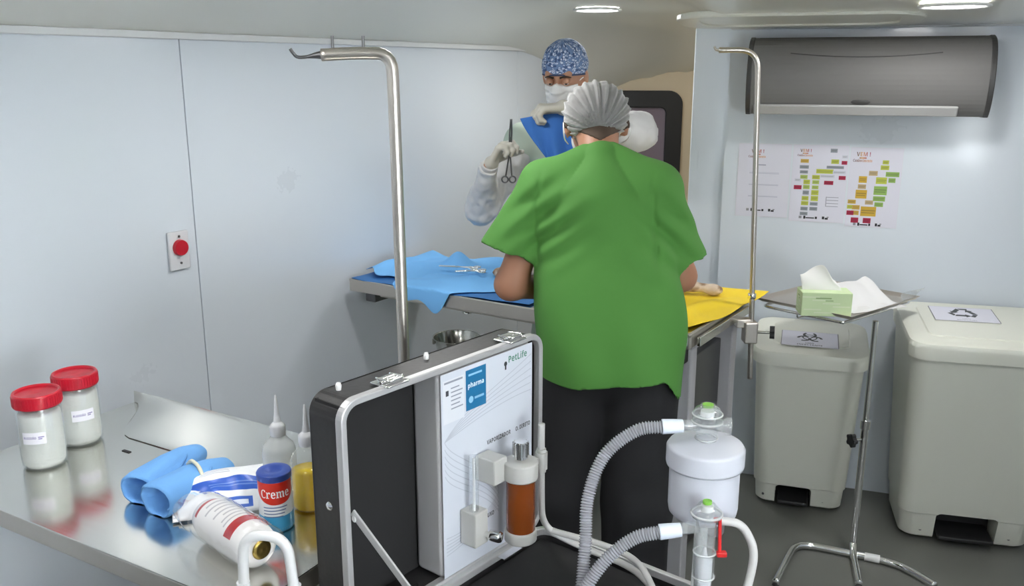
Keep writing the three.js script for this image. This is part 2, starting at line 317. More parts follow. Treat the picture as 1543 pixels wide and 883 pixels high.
// three printed sheets
function poster(x0, x1, y0, y1, label, draw) {
  const w = x1 - x0, h = y1 - y0, t = thing('wall_poster', label, 'poster'); setA(t, (x0 + x1) / 2, (y0 + y1) / 2, .0012); t.userData.group = 'printed sheets below the air conditioner';
  part('sheet', bx(w, h, .001), M.paper, t);
  part('print', new THREE.PlaneGeometry(w * .99, h * .99).translate(0, 0, .0011), new THREE.MeshStandardMaterial({ map: canvasTex(420, 600, (c, W, H) => { c.fillStyle = '#d8d8e4'; c.fillRect(0, 0, W, H); draw(c, W, H); }), roughness: .7 }), t);
}
const heading = (c, x, y, s) => {
  const g = c.createLinearGradient(x, 0, x + 120 * s, 0); g.addColorStop(0, '#33303c'); g.addColorStop(.5, '#d7a777'); g.addColorStop(1, '#a8556a'); c.fillStyle = g;
  c.font = `bold ${46 * s}px sans-serif`; c.fillText('VEM !', x + 14 * s, y + 40 * s); c.fillRect(x + 40 * s, y + 48 * s, 60 * s, 12 * s);
  c.font = `bold ${30 * s}px serif`; const g2 = c.createLinearGradient(x - 20, 0, x + 150 * s, 0); g2.addColorStop(0, '#3a1730'); g2.addColorStop(1, '#d08a55'); c.fillStyle = g2; c.fillText('Conhecimento', x - 14 * s, y + 86 * s, 165 * s);
};
const footing = (c, x, y) => { c.fillStyle = '#26262c'; c.fillRect(x + 44, y - 12, 16, 24); c.fillRect(x + 62, y - 1, 66, 9); c.fillRect(x + 134, y - 8, 16, 18); c.fillRect(x + 188, y - 12, 18, 22); c.fillRect(x + 210, y - 3, 24, 14); c.fillStyle = '#8a8a92'; c.fillRect(x + 8, y - 10, 22, 20); c.fillRect(x + 224, y - 12, 16, 8); };
const blocks = (c, list) => { const K = { g: '#a9bd62', s: '#8d939c', r: '#a31f42', o: '#c4a24a', b: '#b7bf4d', l: '#c9ccd8', y: '#c9a53a', d: '#8cae5a', m: '#b9a37c' }; for (const [x, y, w, h, k] of list) { c.fillStyle = K[k]; c.fillRect(x, y, w, h); c.fillStyle = 'rgba(60,60,60,.35)'; c.fillRect(x + 6, y + h * .35, w - 12, Math.max(2, h * .12)); c.fillRect(x + 6, y + h * .6, w - 18, Math.max(2, h * .1)); } };
poster(-.095, .105, 1.115, 1.405, 'printed text sheet half hidden behind the steel drip pole', (c) => { heading(c, 92, 40, .85); c.fillStyle = '#9a9cad'; c.fillRect(160, 168, 66, 8); c.fillStyle = '#b9bacb'; for (const y of [232, 240, 330, 336, 426, 432]) c.fillRect(96, y, 240, 4); footing(c, 80, 545); });
poster(.112, .316, 1.105, 1.405, 'printed flow chart sheet between two other sheets, two columns of coloured boxes', (c) => {
  heading(c, 42, 26, .72);
  blocks(c, [[60, 110, 62, 28, 'o'], [56, 158, 70, 26, 's'], [60, 198, 62, 24, 's'], [66, 234, 56, 30, 'g'], [24, 262, 50, 24, 'l'], [22, 316, 60, 32, 'r'], [94, 270, 50, 36, 'b'], [94, 312, 50, 32, 'g'], [94, 356, 48, 32, 's'], [90, 400, 52, 34, 'b'], [88, 440, 56, 32, 'b'], [86, 486, 56, 28, 's'], [84, 526, 60, 26, 's'],
    [158, 232, 58, 32, 'b'], [162, 272, 52, 30, 'g'], [162, 314, 50, 28, 'g'], [160, 350, 56, 40, 'b'], [160, 396, 56, 40, 'b'], [156, 446, 60, 26, 's'], [156, 484, 60, 28, 's'], [186, 184, 130, 34, 'b'], [218, 226, 110, 24, 'l'], [312, 192, 98, 26, 'l'], [262, 156, 130, 22, 's'], [294, 106, 58, 34, 'b'], [372, 116, 42, 28, 'r'], [282, 24, 52, 30, 's'], [372, 72, 44, 24, 'l'], [252, 274, 70, 30, 'r'], [360, 232, 52, 30, 'r']]);
  c.fillStyle = '#8a8c99'; c.fillRect(276, 398, 5, 78); for (const y of [400, 424, 448, 472]) c.fillRect(282, y, 90, 4); footing(c, 70, 568);
});
poster(.322, .508, 1.095, 1.400, 'printed flow chart sheet with green and orange boxes, free of the drip pole', (c) => {
  heading(c, 34, 26, .95);
  blocks(c, [[262, 90, 50, 30, 'b'], [250, 128, 68, 34, 'b'], [160, 172, 70, 36, 'm'], [296, 176, 108, 36, 'd'], [222, 218, 88, 50, 'b'], [322, 222, 56, 34, 'd'], [82, 214, 66, 50, 'y'], [80, 276, 66, 34, 'm'], [66, 318, 92, 66, 'y'], [212, 286, 106, 66, 'd'], [212, 362, 98, 38, 'd'], [228, 408, 70, 34, 'd'], [0 + 8, 396, 66, 30, 'o'], [150, 396, 66, 32, 'm'], [6, 436, 58, 30, 'b'], [48, 436, 62, 34, 'o'], [120, 444, 126, 74, 'y'], [44, 478, 62, 34, 'o'], [6, 480, 58, 34, 'r'], [46, 532, 62, 40, 'r'], [146, 532, 64, 40, 'r']]);
  footing(c, 60, 582);
});

// ---------------------------------------------------------------- pedal bins
function pedalBin(at, turn, { w0, d0, w1, d1, H, lid, tilt, recess }, label, symbol) {
  const t = thing('pedal_bin', label, 'bin', at, turn, 'grey pedal bins along the wall');
  // front faces stay in front, the back is upright: rings are shifted forwards as they widen
  const back = -d0 / 2, ring = (y, w, d, r) => [y, w, d, r, 0, back + d / 2];
  const k = (y) => [lerp(w0, w1, y / H), lerp(d0, d1, y / H)];
  const hb = H * .155, [wb, db] = k(hb);
  const body = loft([ring(.012, w0 * .95, d0 - .01, .045), ring(.02, w0, d0, .05), ring(hb - .004, wb, db, .05), ring(hb, wb + .012, db + .006, .055), ring(H - .02, w1, d1, .055), ring(H, w1, d1, .055)]);
  const cut = extrude((() => { const s = new THREE.Shape(), a = recess[0] / 2, h = recess[1]; s.moveTo(-a, -.05); s.lineTo(a, -.05); s.lineTo(a, h - .02); s.quadraticCurveTo(a, h, a - .02, h); s.lineTo(-a + .02, h); s.quadraticCurveTo(-a, h, -a, h - .02); return s; })(), .20).translate(recess[2], 0, back + db - .13);
  const ev = new Evaluator(); ev.attributes = ['position', 'normal', 'uv'];
  const A = new Brush(clean(body)), B = new Brush(clean(cut)); A.updateMatrixWorld(); B.updateMatrixWorld();
  const R = ev.evaluate(A, B, SUBTRACTION);
  part('body', R.geometry, M.binGrey, t);
  const ped = part('pedal', [bx(recess[0] - .02, .016, .15, recess[2], .035, back + db - .055, .006)], M.black, t, 'black foot pedal');
  part('recess_lining', bx(recess[0] - .004, recess[1] - .004, .01, recess[2], recess[1] / 2 + .001, back + db - .118), M.pit, t);
  for (const s of [-1, 1]) part('screw', cy(.005, .005, .004, 0, 0, 0, 10).rotateX(Math.PI / 2).translate(recess[2] + s * (recess[0] / 2 + .045), .045, back + d0 + .003), M.darkSteel, t);
  // lid: overhanging skirt, gently sloping top with a raised field
  const lw_ = w1 + .030, ld = d1 + .025, oz = back + d1 / 2 + .006, lr = (y, s, r) => [y, lw_ - s, ld - s, r, 0, oz, -tilt];
  const lidM = part('lid', [loft([lr(H - .012, .006, .06), lr(H + lid * .55, 0, .065), lr(H + lid * .85, .012, .065), lr(H + lid, .05, .06)]), loft([lr(H + lid - .004, .13, .04), lr(H + lid + .004, .145, .04)])], M.binGrey, t);
  const card = part('sign_card', bx(symbol.w, .0015, symbol.h).applyMatrix4(new THREE.Matrix4().makeRotationX(Math.atan(tilt))).translate(symbol.x, H + lid + .006 - tilt * symbol.z, oz + symbol.z), M.paper, t);
  part('print', new THREE.PlaneGeometry(symbol.w, symbol.h).rotateX(-Math.PI / 2).applyMatrix4(new THREE.Matrix4().makeRotationX(Math.atan(tilt))).translate(symbol.x, H + lid + .0073 - tilt * symbol.z, oz + symbol.z), new THREE.MeshStandardMaterial({ map: canvasTex(512, 360, symbol.draw), roughness: .4 }), card);
  return t;
}
const cardBase = (c, W, H) => { c.fillStyle = '#dcdce8'; c.fillRect(0, 0, W, H); c.fillStyle = '#55565c'; c.fillRect(0, 0, 5, H); c.fillRect(W - 6, 0, 6, H); c.fillStyle = '#a8a9b2'; c.fillRect(0, 0, W, 3); };
const biohazard = (c, W, H) => {
  cardBase(c, W, H); c.save(); c.translate(W / 2, 142); c.lineCap = 'butt';
  for (let k = 0; k < 3; k++) { c.save(); c.rotate(k * Math.PI * 2 / 3); c.strokeStyle = '#2a2a2e'; c.lineWidth = 22; c.beginPath(); c.arc(0, -62, 52, Math.PI * -.30 , Math.PI * 1.30); c.stroke(); c.restore(); }
  c.strokeStyle = '#2a2a2e'; c.lineWidth = 12; c.beginPath(); c.arc(0, 0, 62, 0, 7); c.stroke(); c.fillStyle = '#dcdce8'; c.beginPath(); c.arc(0, 0, 16, 0, 7); c.fill(); c.restore();
  c.fillStyle = '#47484e'; c.font = 'bold 34px sans-serif'; c.textAlign = 'center'; c.fillText('LIXO', W / 2, 296); c.font = 'bold 38px sans-serif'; c.fillText('INFECTANTE', W / 2, 340);
};
const recycle = (c, W, H) => {
  cardBase(c, W, H); c.save(); c.translate(W / 2, 150); c.fillStyle = '#303136';
  for (let k = 0; k < 3; k++) {
    c.save(); c.rotate(k * Math.PI * 2 / 3); c.beginPath(); c.moveTo(-78, 88); c.lineTo(10, 88); c.lineTo(10, 108); c.lineTo(56, 70); c.lineTo(10, 32); c.lineTo(10, 50); c.lineTo(-60, 50); c.closePath(); c.fill();
    c.beginPath(); c.moveTo(-84, 80); c.lineTo(-66, 48); c.lineTo(-96, -2); c.lineTo(-126, 16); c.closePath(); c.fill(); c.restore();
  }
  c.restore(); c.fillStyle = '#8a8b92'; c.font = '30px sans-serif'; c.textAlign = 'center'; c.fillText('LIXO', W / 2, 308); c.fillText('RECICLÁVEL', W / 2, 342);
};
pedalBin([1.165, 0, -3.325], -.315, { w0: .325, d0: .235, w1: .385, d1: .350, H: .655, lid: .045, tilt: .10, recess: [.135, .098, -.02] }, 'smaller grey pedal bin with a biohazard sign, under the instrument tray', { w: .205, h: .145, x: -.005, z: .06, draw: biohazard });
pedalBin([1.685, 0, -3.085], -.255, { w0: .43, d0: .315, w1: .520, d1: .440, H: .765, lid: .050, tilt: .08, recess: [.205, .125, .0] }, 'larger grey pedal bin with a recycling arrows sign on its lid', { w: .215, h: .150, x: -.055, z: -.07, draw: recycle });

// ---------------------------------------------------------------- operating table (long side towards the assistant)
const OT = -.576, OC = V(.105, 0, -3.2105);
const ot = (x, y, z) => V(OC.x + Math.cos(OT) * x + Math.sin(OT) * z, y, OC.z - Math.sin(OT) * x + Math.cos(OT) * z);
{
  const t = thing('operating_table', 'long stainless steel operating table under blue and yellow drapes', 'table', [OC.x, 0, OC.z], OT);
  part('tabletop', [bx(1.40, .006, .55, 0, .893, 0)], M.steel, t);
  for (const z of [-.270, .270]) part('edge_rail', bx(1.40, .048, .012, 0, .876, z, .003), M.satin, t);
  for (const x of [-.695, .695]) part('end_rail', bx(.012, .048, .53, x, .876, 0, .003), M.satin, t);
  for (const z of [-.17, .17]) part('under_rail', bx(1.25, .035, .03, 0, .835, z, .003), M.satin, t);
  part('wall_bracket', [bx(.05, .055, .40, -.662, .823, 0, .004), bx(.10, .02, .40, -.63, .842, 0)], M.darkSteel, t, 'dark wall bracket');
  for (const z of [-.19, .19]) { const l = part('leg', [bx(.115, .84, .05, .628, .42, z, .006)], M.tableGrey, t); part('foot', cy(.022, .028, .02, .628, .010, z), M.rubber, l); }
  part('leg_cover', bx(.03, .70, .33, .63, .42, 0, .003), M.darkSteel, t);
  part('corner_block', bx(.045, .055, .05, .655, .822, .245, .004), M.black, t, 'black corner block');
  part('label_tag', bx(.045, .026, .002, .672, .877, .2775), std(.55, .66, .62, .5), t, 'pale label tag');
  const dr = part('drain', [cy(.020, .026, .05, -.30, .865, .05), cy(.012, .012, .08, -.30, .815, .05), cy(.020, .020, .008, -.30, .775, .05)], M.steel, t);
  part('side_rail', [bx(.012, .03, .46, .712, .868, 0, .003), bx(.016, .012, .02, .705, .868, -.2), bx(.016, .012, .02, .705, .868, .2)], M.steel, t);
}
function bucket(at, r, h, label) {
  const t = thing('steel_bucket', label, 'bucket', at);
  part('bowl', lathe([[0, 0], [r * .7, 0], [r * .78, .01], [r, h], [r * 1.06, h + .004], [r * 1.05, h - .002], [r * .97, h - .004], [r * .75, .014], [0, .008]], 40), M.steel, t);
  for (const s of [-1, 1]) part('handle_lug', bx(.012, .022, .02, s * r * 1.02, h - .018, 0, .003), M.steel, t);
  return t;
}
{ // stand and bucket that catch the table drain
  const c = ot(-.425, 0, -.05);
  const s = worldThing('bucket_stand', 'thin steel stand holding the bucket under the operating table', 'stand', [c.x, 0, c.z]);
  part('post', rod(V(c.x, .02, c.z - .02), V(c.x, .505, c.z - .02), .014), M.satin, s);
  part('base_plate', cy(.13, .14, .02, c.x, .010, c.z - .02, 36), M.satin, s); part('shelf', cy(.09, .09, .008, c.x, .509, c.z - .01, 32), M.satin, s);
  bucket([c.x, .513, c.z - .01], .095, .11, 'steel bucket under the drain of the operating table');
}
// ---- left table
const LTn = -.5236, LC = V(-.7375, 0, -1.81), TH = .80;
const lt = (x, y, z) => V(LC.x + Math.cos(LTn) * x + Math.sin(LTn) * z, y, LC.z - Math.sin(LTn) * x + Math.cos(LTn) * z);
{
  const t = thing('steel_table', 'stainless steel side table holding jars, bottles and blue rolls', 'table', [LC.x, 0, LC.z], LTn);
  part('tabletop', [bx(1.0, .006, .55, 0, TH - .003, 0)], M.steel, t);
  part('edge_rail', bx(1.0, .042, .012, 0, TH - .022, .270, .004), M.satin, t);
  part('edge_rail', bx(1.0, .042, .012, 0, TH - .022, -.270, .004), M.satin, t);
  for (const x of [-.495, .495]) part('end_rail', bx(.012, .042, .53, x, TH - .022, 0, .004), M.satin, t);
  // raised back lip: a folded panel sloping up towards the far edge, with a mitred fold at its end
  part('back_lip', sheet(40, 10, (u, v) => { const x = lerp(-.50, .50, u), f = smooth(-.50, -.30, x), z0 = lerp(-.272, -.10, f); const z = lerp(-.274, z0, v); return V(x, TH + .0004 + .031 * (1 - v), z); }, .002), M.steel, t);
  for (const [x, z] of [[-.45, .22], [-.45, -.22], [.45, .22], [.45, -.22]]) { const l = part('leg', bx(.035, TH - .03, .035, x, (TH - .03) / 2 + .008, z, .004), M.satin, t); part('foot', cy(.018, .022, .016, x, .008, z), M.rubber, l); }
  part('under_shelf', bx(.90, .02, .44, 0, .20, 0, .004), M.satin, t);
  part('drawer_pull', tube([V(-.44, TH - .045, .262), V(-.44, TH - .060, .268), V(-.27, TH - .060, .268), V(-.27, TH - .045, .262)], .004, .01, 40, 8), M.chrome, t);
  part('drain_slot', bx(.026, .0015, .008, -.236, TH + .001, -.045, .0005), M.pit, t, 'small dark drain slot');
}
{ const c = lt(.02, 0, .10); bucket([c.x, .213, c.z], .12, .17, 'steel bucket on the shelf of the side table'); }

// ---- drip poles
{
  const b = V(-.236, .70, -1.868), top = V(-.243, 1.66, -1.862);
  const t = worldThing('drip_pole', 'thick steel drip pole with a curved hooked arm behind the instrument case', 'drip pole', [b.x, .70, b.z]);
  part('pole', tube([b, top.clone().setY(1.715), V(-.315, 1.716, -1.862), V(-.385, 1.712, -1.86)], .0125, .085, 120, 16), M.satin, t);
  part('hook_arm', sweep([V(-.372, 1.713, -1.86), V(-.395, 1.711, -1.858), V(-.416, 1.708, -1.855), V(-.432, 1.708, -1.852), V(-.440, 1.716, -1.85), V(-.445, 1.724, -1.849)], (s) => lerp(.011, .0035, clamp(s / .04, 0, 1)), { seg: 40, rad: 10 }), M.darkSteel, t);
  for (const x of [-.362, -.300]) part('stop_pin', cy(.003, .003, .026, x, 1.736, -1.862, 10), M.darkSteel, t);
  part('clamp', [bx(.05, .07, .05, b.x, .755, b.z, .006), bx(.03, .03, .06, b.x + .01, .758, b.z + .02, .004)], M.darkSteel, t);
}
{
  const b = V(.826, .645, -2.925), top = V(.775, 1.745, -2.90);
  const t = worldThing('drip_pole', 'slim steel drip pole clamped to the end of the operating table', 'drip pole', [b.x, .645, b.z]);
  part('pole', tube([b, top, V(.655, 1.745, -2.915)], .0088, .07, 120, 14), M.satin, t);
  part('hook', tube([V(.658, 1.745, -2.915), V(.645, 1.745, -2.917), V(.640, 1.756, -2.918)], .004, .008, 20, 8), M.satin, t);
  const cl = b.clone().lerp(top, .155);
  part('clamp', [bx(.045, .075, .05, cl.x - .005, cl.y, cl.z, .006), bx(.05, .03, .04, cl.x - .028, cl.y + .03, cl.z - .01, .004)], M.satin, t);
  const k = part('clamp_screw', rod(V(cl.x + .01, cl.y, cl.z + .005), V(cl.x + .062, cl.y + .002, cl.z + .02), .005), M.steel, t);
  const lobes = [cy(.016, .016, .016, 0, 0, 0, 20)]; for (let i = 0; i < 5; i++) lobes.push(cy(.008, .008, .016, Math.cos(i * 1.2566) * .015, 0, Math.sin(i * 1.2566) * .015, 12));
  part('star_knob', along(merge(lobes), V(1, .03, .3), V(cl.x + .066, cl.y + .002, cl.z + .021)), M.black, k, 'black star knob');
  part('collar', lathe([[.0090, -.008], [.014, -.008], [.014, .008], [.0090, .008]], 20).translate(...b.clone().lerp(top, .27).toArray()), M.chrome, t);
}

// ---- instrument tray stand
{
  const p = V(1.222, 0, -2.875), h = .875;
  const t = worldThing('tray_stand', 'chrome wheeled-style instrument stand holding a flat steel tray', 'stand', [p.x, 0, p.z]);
  t.userData.label = 'chrome instrument stand with a bent tube base and flat tray';
  const e1 = V(.78, 0, -.626), e2 = V(-.68, 0, -.733), N = V(1.124, h, -2.835), w1 = .45, w2 = .365;
  const at = (a, b, y = 0) => N.clone().addScaledVector(e1, a * w1).addScaledVector(e2, b * w2).add(V(0, y, 0));
  part('lower_pole', rod(V(p.x, .03, p.z), V(p.x, .50, p.z), .0125), M.chrome, t);
  part('upper_pole', rod(V(p.x, .50, p.z), V(p.x + .004, h - .012, p.z - .012), .0095), M.steel, t);
  part('collar', [cy(.0165, .0165, .03, p.x, .495, p.z, 20)], M.chrome, t);
  const kn = part('lock_knob', [rod(V(p.x, .44, p.z), V(p.x - .04, .44, p.z + .01), .005)], M.steel, t);
  part('knob_grip', along(merge([cy(.019, .019, .014, 0, 0, 0, 20), ...[0, 1, 2, 3, 4].map((i) => cy(.008, .008, .014, Math.cos(i * 1.2566) * .017, 0, Math.sin(i * 1.2566) * .017, 10))]), V(-1, 0, .25), V(p.x - .045, .44, p.z + .011)), M.black, kn, 'black lobed grip');
  const l = V(1.035, .014, -2.925), r = V(1.345, .014, -2.785), f = V(-.15, 0, .26);
  part('base_tube', tube([l.clone().add(f), l, r, r.clone().addScaledVector(f, .35).add(V(.12, 0, .05))], .0125, .075, 120, 14), M.chrome, t);
  part('base_tube', tube([V(p.x, .04, p.z), V(p.x - .015, .014, p.z + .05), V(p.x - .06, .014, p.z + .22)], .0125, .04, 60, 14), M.chrome, t);
  part('joint_sleeve', along(cy(.0145, .0145, .05, 0, 0, 0, 18), r.clone().sub(l), l.clone().lerp(r, .76)), M.white, t, 'white tape around the base tube');
  for (const q of [l.clone().addScaledVector(f, .98), r.clone().addScaledVector(f, .34).add(V(.118, 0, .049)), V(p.x - .059, .014, p.z + .217)]) part('foot', cy(.010, .012, .010, q.x, .0055, q.z, 14), M.rubber, t);
  part('tray_frame', tube([at(.0, .08, -.010), at(.0, .92, -.010), at(1, .92, -.010), at(1, .08, -.010), at(.0, .08, -.010)].map((q) => q), .005, .03, 120, 8), M.chrome, t);
  part('frame_wire', tube([at(.02, .55, -.012), at(.02, .55, -.030), at(.22, .55, -.030), at(.5, .3, -.014)], .0035, .012, 40, 8), M.chrome, t);
  // tray: flat floor with a turned-up rolled rim
  const tr = sheet(60, 40, (u, v) => { const k = Math.min(u, 1 - u, v * .8, (1 - v) * .8), rim = k < .045 ? (1 - k / .045) ** 2 * .014 : 0; return at(u, 1 - v, .001 + rim); }, .002);
  part('tray', tr, M.satin, t);
}

// ---------------------------------------------------------------- things on the side table
function jar(at, turn, label) {
  const t = thing('specimen_jar', label, 'jar', at, turn, 'red lidded jars on the side table'); t.scale.set(.9, .99, .9);
  part('body', lathe([[0, .001], [.046, .001], [.051, .008], [.0525, .02], [.0525, .138], [.050, .146], [.0485, .152], [.0495, .152], [.0515, .146], [.0540, .138], [.0540, .020], [.0525, .006], [.047, -.0], [0, -.0]].reverse().map(([r, y]) => [r, y]), 48), M.clear, t, 'clear plastic wall');
  part('contents', lathe([[0, .004], [.044, .004], [.049, .012], [.0505, .03], [.0508, .09], [.0500, .128], [.044, .136], [0, .139]], 40), phys(.88, .85, .78, .7, { bumpMap: wrinkle, bumpScale: .004 }), t, 'creamy white contents');
  const l = part('lid', lathe([[.0495, .148], [.056, .148], [.0572, .151], [.0572, .176], [.055, .180], [.050, .180], [.0485, .174], [0, .173], [0, .168], [.0495, .168]], 64), M.red, t, 'red screw lid');
  part('grip_rib', (() => { const g = []; for (let i = 0; i < 48; i++) { const a = i / 48 * Math.PI * 2; g.push(bx(.0016, .022, .0026).rotateY(-a).translate(Math.cos(a) * .0573, .163, Math.sin(a) * .0573)); } return g; })(), M.red, l);
  const lab = new THREE.CylinderGeometry(.0546, .0546, .028, 24, 1, true, -.62, 1.05).translate(0, .082, 0);
  part('label', lab, new THREE.MeshStandardMaterial({ side: THREE.DoubleSide, roughness: .6, map: canvasTex(256, 112, (c, W, H) => { c.fillStyle = '#efeef6'; c.fillRect(0, 0, W, H); c.fillStyle = '#7a6fa8'; c.font = 'bold 30px sans-serif'; c.fillText('ALGODÃO', 14, 62, 150); c.fillRect(176, 40, 60, 9); c.fillRect(176, 56, 40, 9); }) }), t, 'white label strip with violet print');
}
{ const a = V(-1.078, TH + .0005, -1.900), b = V(-1.054, TH + .0005, -2.030);
  jar(a.toArray(), .25, 'red lidded jar of white contents, in front of the other jar'); jar(b.toArray(), .75, 'red lidded jar of white contents, behind the other jar'); }

function clothRoll(at, turn, len, r, label, lean = 0) {
  const t = thing('cloth_roll', label, 'cloth', at, turn, 'rolled blue cloths on the side table');
  const prof = (k) => [[r * .15, .055 * k], [r * .45, .030], [r * .70, .012], [r * .80, .002], [r * .86, -.002], [r * .95, .004], [r, .02], [r * 1.02, len * .45], [r * .90, len * .75], [r * .62, len * .93], [r * .25, len], [0, len]];
  const g = lathe([[0, .062], ...prof(1)], 56), p = g.attributes.position;
  for (let i = 0; i < p.count; i++) {
    let x = p.getX(i), y = p.getY(i), z = p.getZ(i); const a = Math.atan2(z, x), w = 1 + .05 * Math.sin(3 * a + y * 30) + .07 * perlin.noise(x * 40, y * 26, z * 40 + at[0] * 9);
    x *= w; z *= w; z *= .80; z = Math.max(z, -r * .62); p.setXYZ(i, x, y, z);
  }
  g.computeVertexNormals();
  // lay down: axis along local -z (open mouth at +z)
  part('wrap', g.rotateX(-Math.PI / 2).translate(0, r * .63, 0), M.roll, t);
  part('fold_edge', sweep([V(r * .75, r * .5, .004), V(r * .92, r * .8, -len * .25), V(r * .70, r * 1.18, -len * .55), V(r * .2, r * 1.30, -len * .72)], .0022, { seg: 30, rad: 6 }), M.roll, t);
  return t;
}
{ const a = V(-.782, TH + .001, -1.700), b = V(-.722, TH + .001, -1.648);
  clothRoll(a.toArray(), -.30, .215, .046, 'rolled blue cloth without a tie, on the side table by the jars');
  const t = clothRoll(b.toArray(), -.50, .20, .049, 'rolled blue cloth tied with a pale strip, on the side table');
  part('tie_strip', sweep([V(-.030, .062, -.112), V(-.008, .077, -.105), V(.020, .071, -.098), V(.038, .046, -.092)], .0042, { seg: 30, rad: 6 }), std(.72, .70, .55, .7), t, 'pale tie strip'); }

{ // soft wipes packet
  const t = thing('wipes_packet', 'white soft packet with a broad blue printed band, lying flat', 'packet', [-.600, TH + .012, -1.705], .34); t.rotation.set(.36, .34, 0, 'YXZ'); t.position.y = TH + .022;
  const map = canvasTex(512, 340, (c, W, H) => {
    c.fillStyle = '#eef0f4'; c.fillRect(0, 0, W, H); c.fillStyle = '#2f5ec4'; c.beginPath(); c.moveTo(40, 190); c.lineTo(150, 105); c.lineTo(512, 96); c.lineTo(512, 200); c.closePath(); c.fill();
    c.fillStyle = '#3f68c6'; c.fillRect(250, 18, 150, 46); c.fillStyle = '#dfe6f6'; c.fillRect(272, 30, 104, 20); c.fillStyle = '#6f8fd6'; c.fillRect(180, 130, 280, 8); c.fillRect(170, 150, 300, 8);
    c.fillStyle = '#b9bcc9'; for (let i = 0; i < 5; i++) c.fillRect(120 + i * 8, 236 + i * 15, 170 - i * 12, 5);
  });
  const w = .185, d = .125, hgt = (u, v) => .030 * (1 - Math.abs(2 * u - 1) ** 3) * (1 - Math.abs(2 * v - 1) ** 3) * (1 + .18 * perlin.noise(u * 6, v * 6, 1.3));
  part('pouch', sheet(36, 26, (u, v) => V((u - .5) * w, .004 + hgt(u, v) + .002 * Math.sin(v * 40) * Math.abs(2 * u - 1) ** 6, (v - .5) * d), .0045), new THREE.MeshStandardMaterial({ map, roughness: .35, side: THREE.DoubleSide }), t);
  for (const s of [-1, 1]) part('crimped_end', sheet(4, 40, (u, v) => V(s * (w / 2 + u * .012), .004 + .0015 * Math.sin(v * 90), (v - .5) * d), .001), M.whiteGloss, t);
}
{ // plastic wrapped round pack lying on its side
  const axis = V(.185, 0, .170).normalize(), at = V(-.598, TH + .044, -1.578);
  const t = worldThing('wrapped_bottle', 'clear wrapped white bottle with two red stripes, lying on its side', 'bottle', [at.x, TH, at.z]);
  const g = lathe([[0, -.004], [.020, -.002], [.034, .012], [.042, .040], [.0430, .11], [.042, .170], [.038, .188], [.024, .197], [0, .198]], 48);
  const map = canvasTex(512, 512, (c, W, H) => {
    c.fillStyle = '#eceaea'; c.fillRect(0, 0, W, H); c.fillStyle = '#b40c1c'; c.fillRect(60, 205, 150, 24); c.fillRect(60, 330, 150, 24);
    c.fillStyle = '#b8b6bc'; for (let i = 0; i < 7; i++) c.fillRect(80 + (i % 2) * 8, 238 + i * 12, 105 - (i * 17) % 40, 4);
  });
  map.wrapS = THREE.RepeatWrapping; map.offset.x = .60;
  const body = part('body', along(g, axis, at), new THREE.MeshPhysicalMaterial({ map, roughness: .3, clearcoat: .5, side: THREE.DoubleSide }), t, 'white body with red stripes');
  part('seal_disc', along(lathe([[0, .001], [.017, .001], [.019, .004], [.016, .008], [.010, .006], [0, .007]], 28), axis, at.clone().addScaledVector(axis, .196)), M.gold, t, 'golden crimped seal');
  const side = V(axis.z, 0, -axis.x);
  part('wrapper', sheet(30, 26, (u, v) => { const a = lerp(-2.2, 2.2, u), s = lerp(-.052, .205, v), e = s < 0 ? 1 + s * 5 : 1, rr = .0462 * (1 + .05 * perlin.noise(a * 2, s * 50, 3)) * (s < .03 ? lerp(.75, 1, clamp((s + .05) / .08, 0, 1)) : 1);
    return at.clone().addScaledVector(axis, s).addScaledVector(side, Math.sin(a) * rr * (s < 0 ? 1.15 : 1)).add(V(0, Math.max(Math.cos(a) * rr * e, -.042), 0)); }, .0004), M.glass, t, 'clear plastic film');
}
{ // printed tub with a blue lid
  const c = V(-.468, TH + .0005, -1.610);
  const t = thing('cream_tub', 'blue and white printed tub with a red panel and blue lid', 'tub', c.toArray(), .42);
  const map = canvasTex(1024, 512, (x, W, H) => {
    x.fillStyle = '#3f9fcf'; x.fillRect(0, 0, W, H); x.fillStyle = '#e9edf2'; x.beginPath(); x.moveTo(0, 60); x.lineTo(W, 60); x.lineTo(W, 330); x.quadraticCurveTo(W / 2, 400, 0, 330); x.fill();
    x.fillStyle = '#d8301f'; x.beginPath(); x.moveTo(300, 0); x.lineTo(760, 0); x.lineTo(760, 110); x.quadraticCurveTo(740, 240, 560, 240); x.quadraticCurveTo(380, 240, 300, 40); x.fill();
    x.fillStyle = '#ffffff'; x.font = 'bold 118px serif'; x.fillText('Creme', 402, 170, 300);
    x.fillStyle = '#5b6f9c'; for (let i = 0; i < 4; i++) x.fillRect(430, 262 + i * 32, 240 - i * 16, 10);
  });
  part('body', new THREE.CylinderGeometry(.0325, .0335, .105, 48, 1, true, Math.PI - .42, Math.PI * 2).translate(0, .057, 0), new THREE.MeshStandardMaterial({ map, roughness: .3, side: THREE.DoubleSide }), t);
  part('base', lathe([[0, 0], [.031, 0], [.0335, .004], [.0335, .010]], 40), std(.09, .38, .62, .35), t);
  part('lid', lathe([[.0325, .106], [.0338, .108], [.0338, .118], [.032, .121], [.017, .1215], [.014, .117], [0, .1165]], 44), std(.03, .07, .33, .35), t, 'dark blue lid with a sunken centre');
}
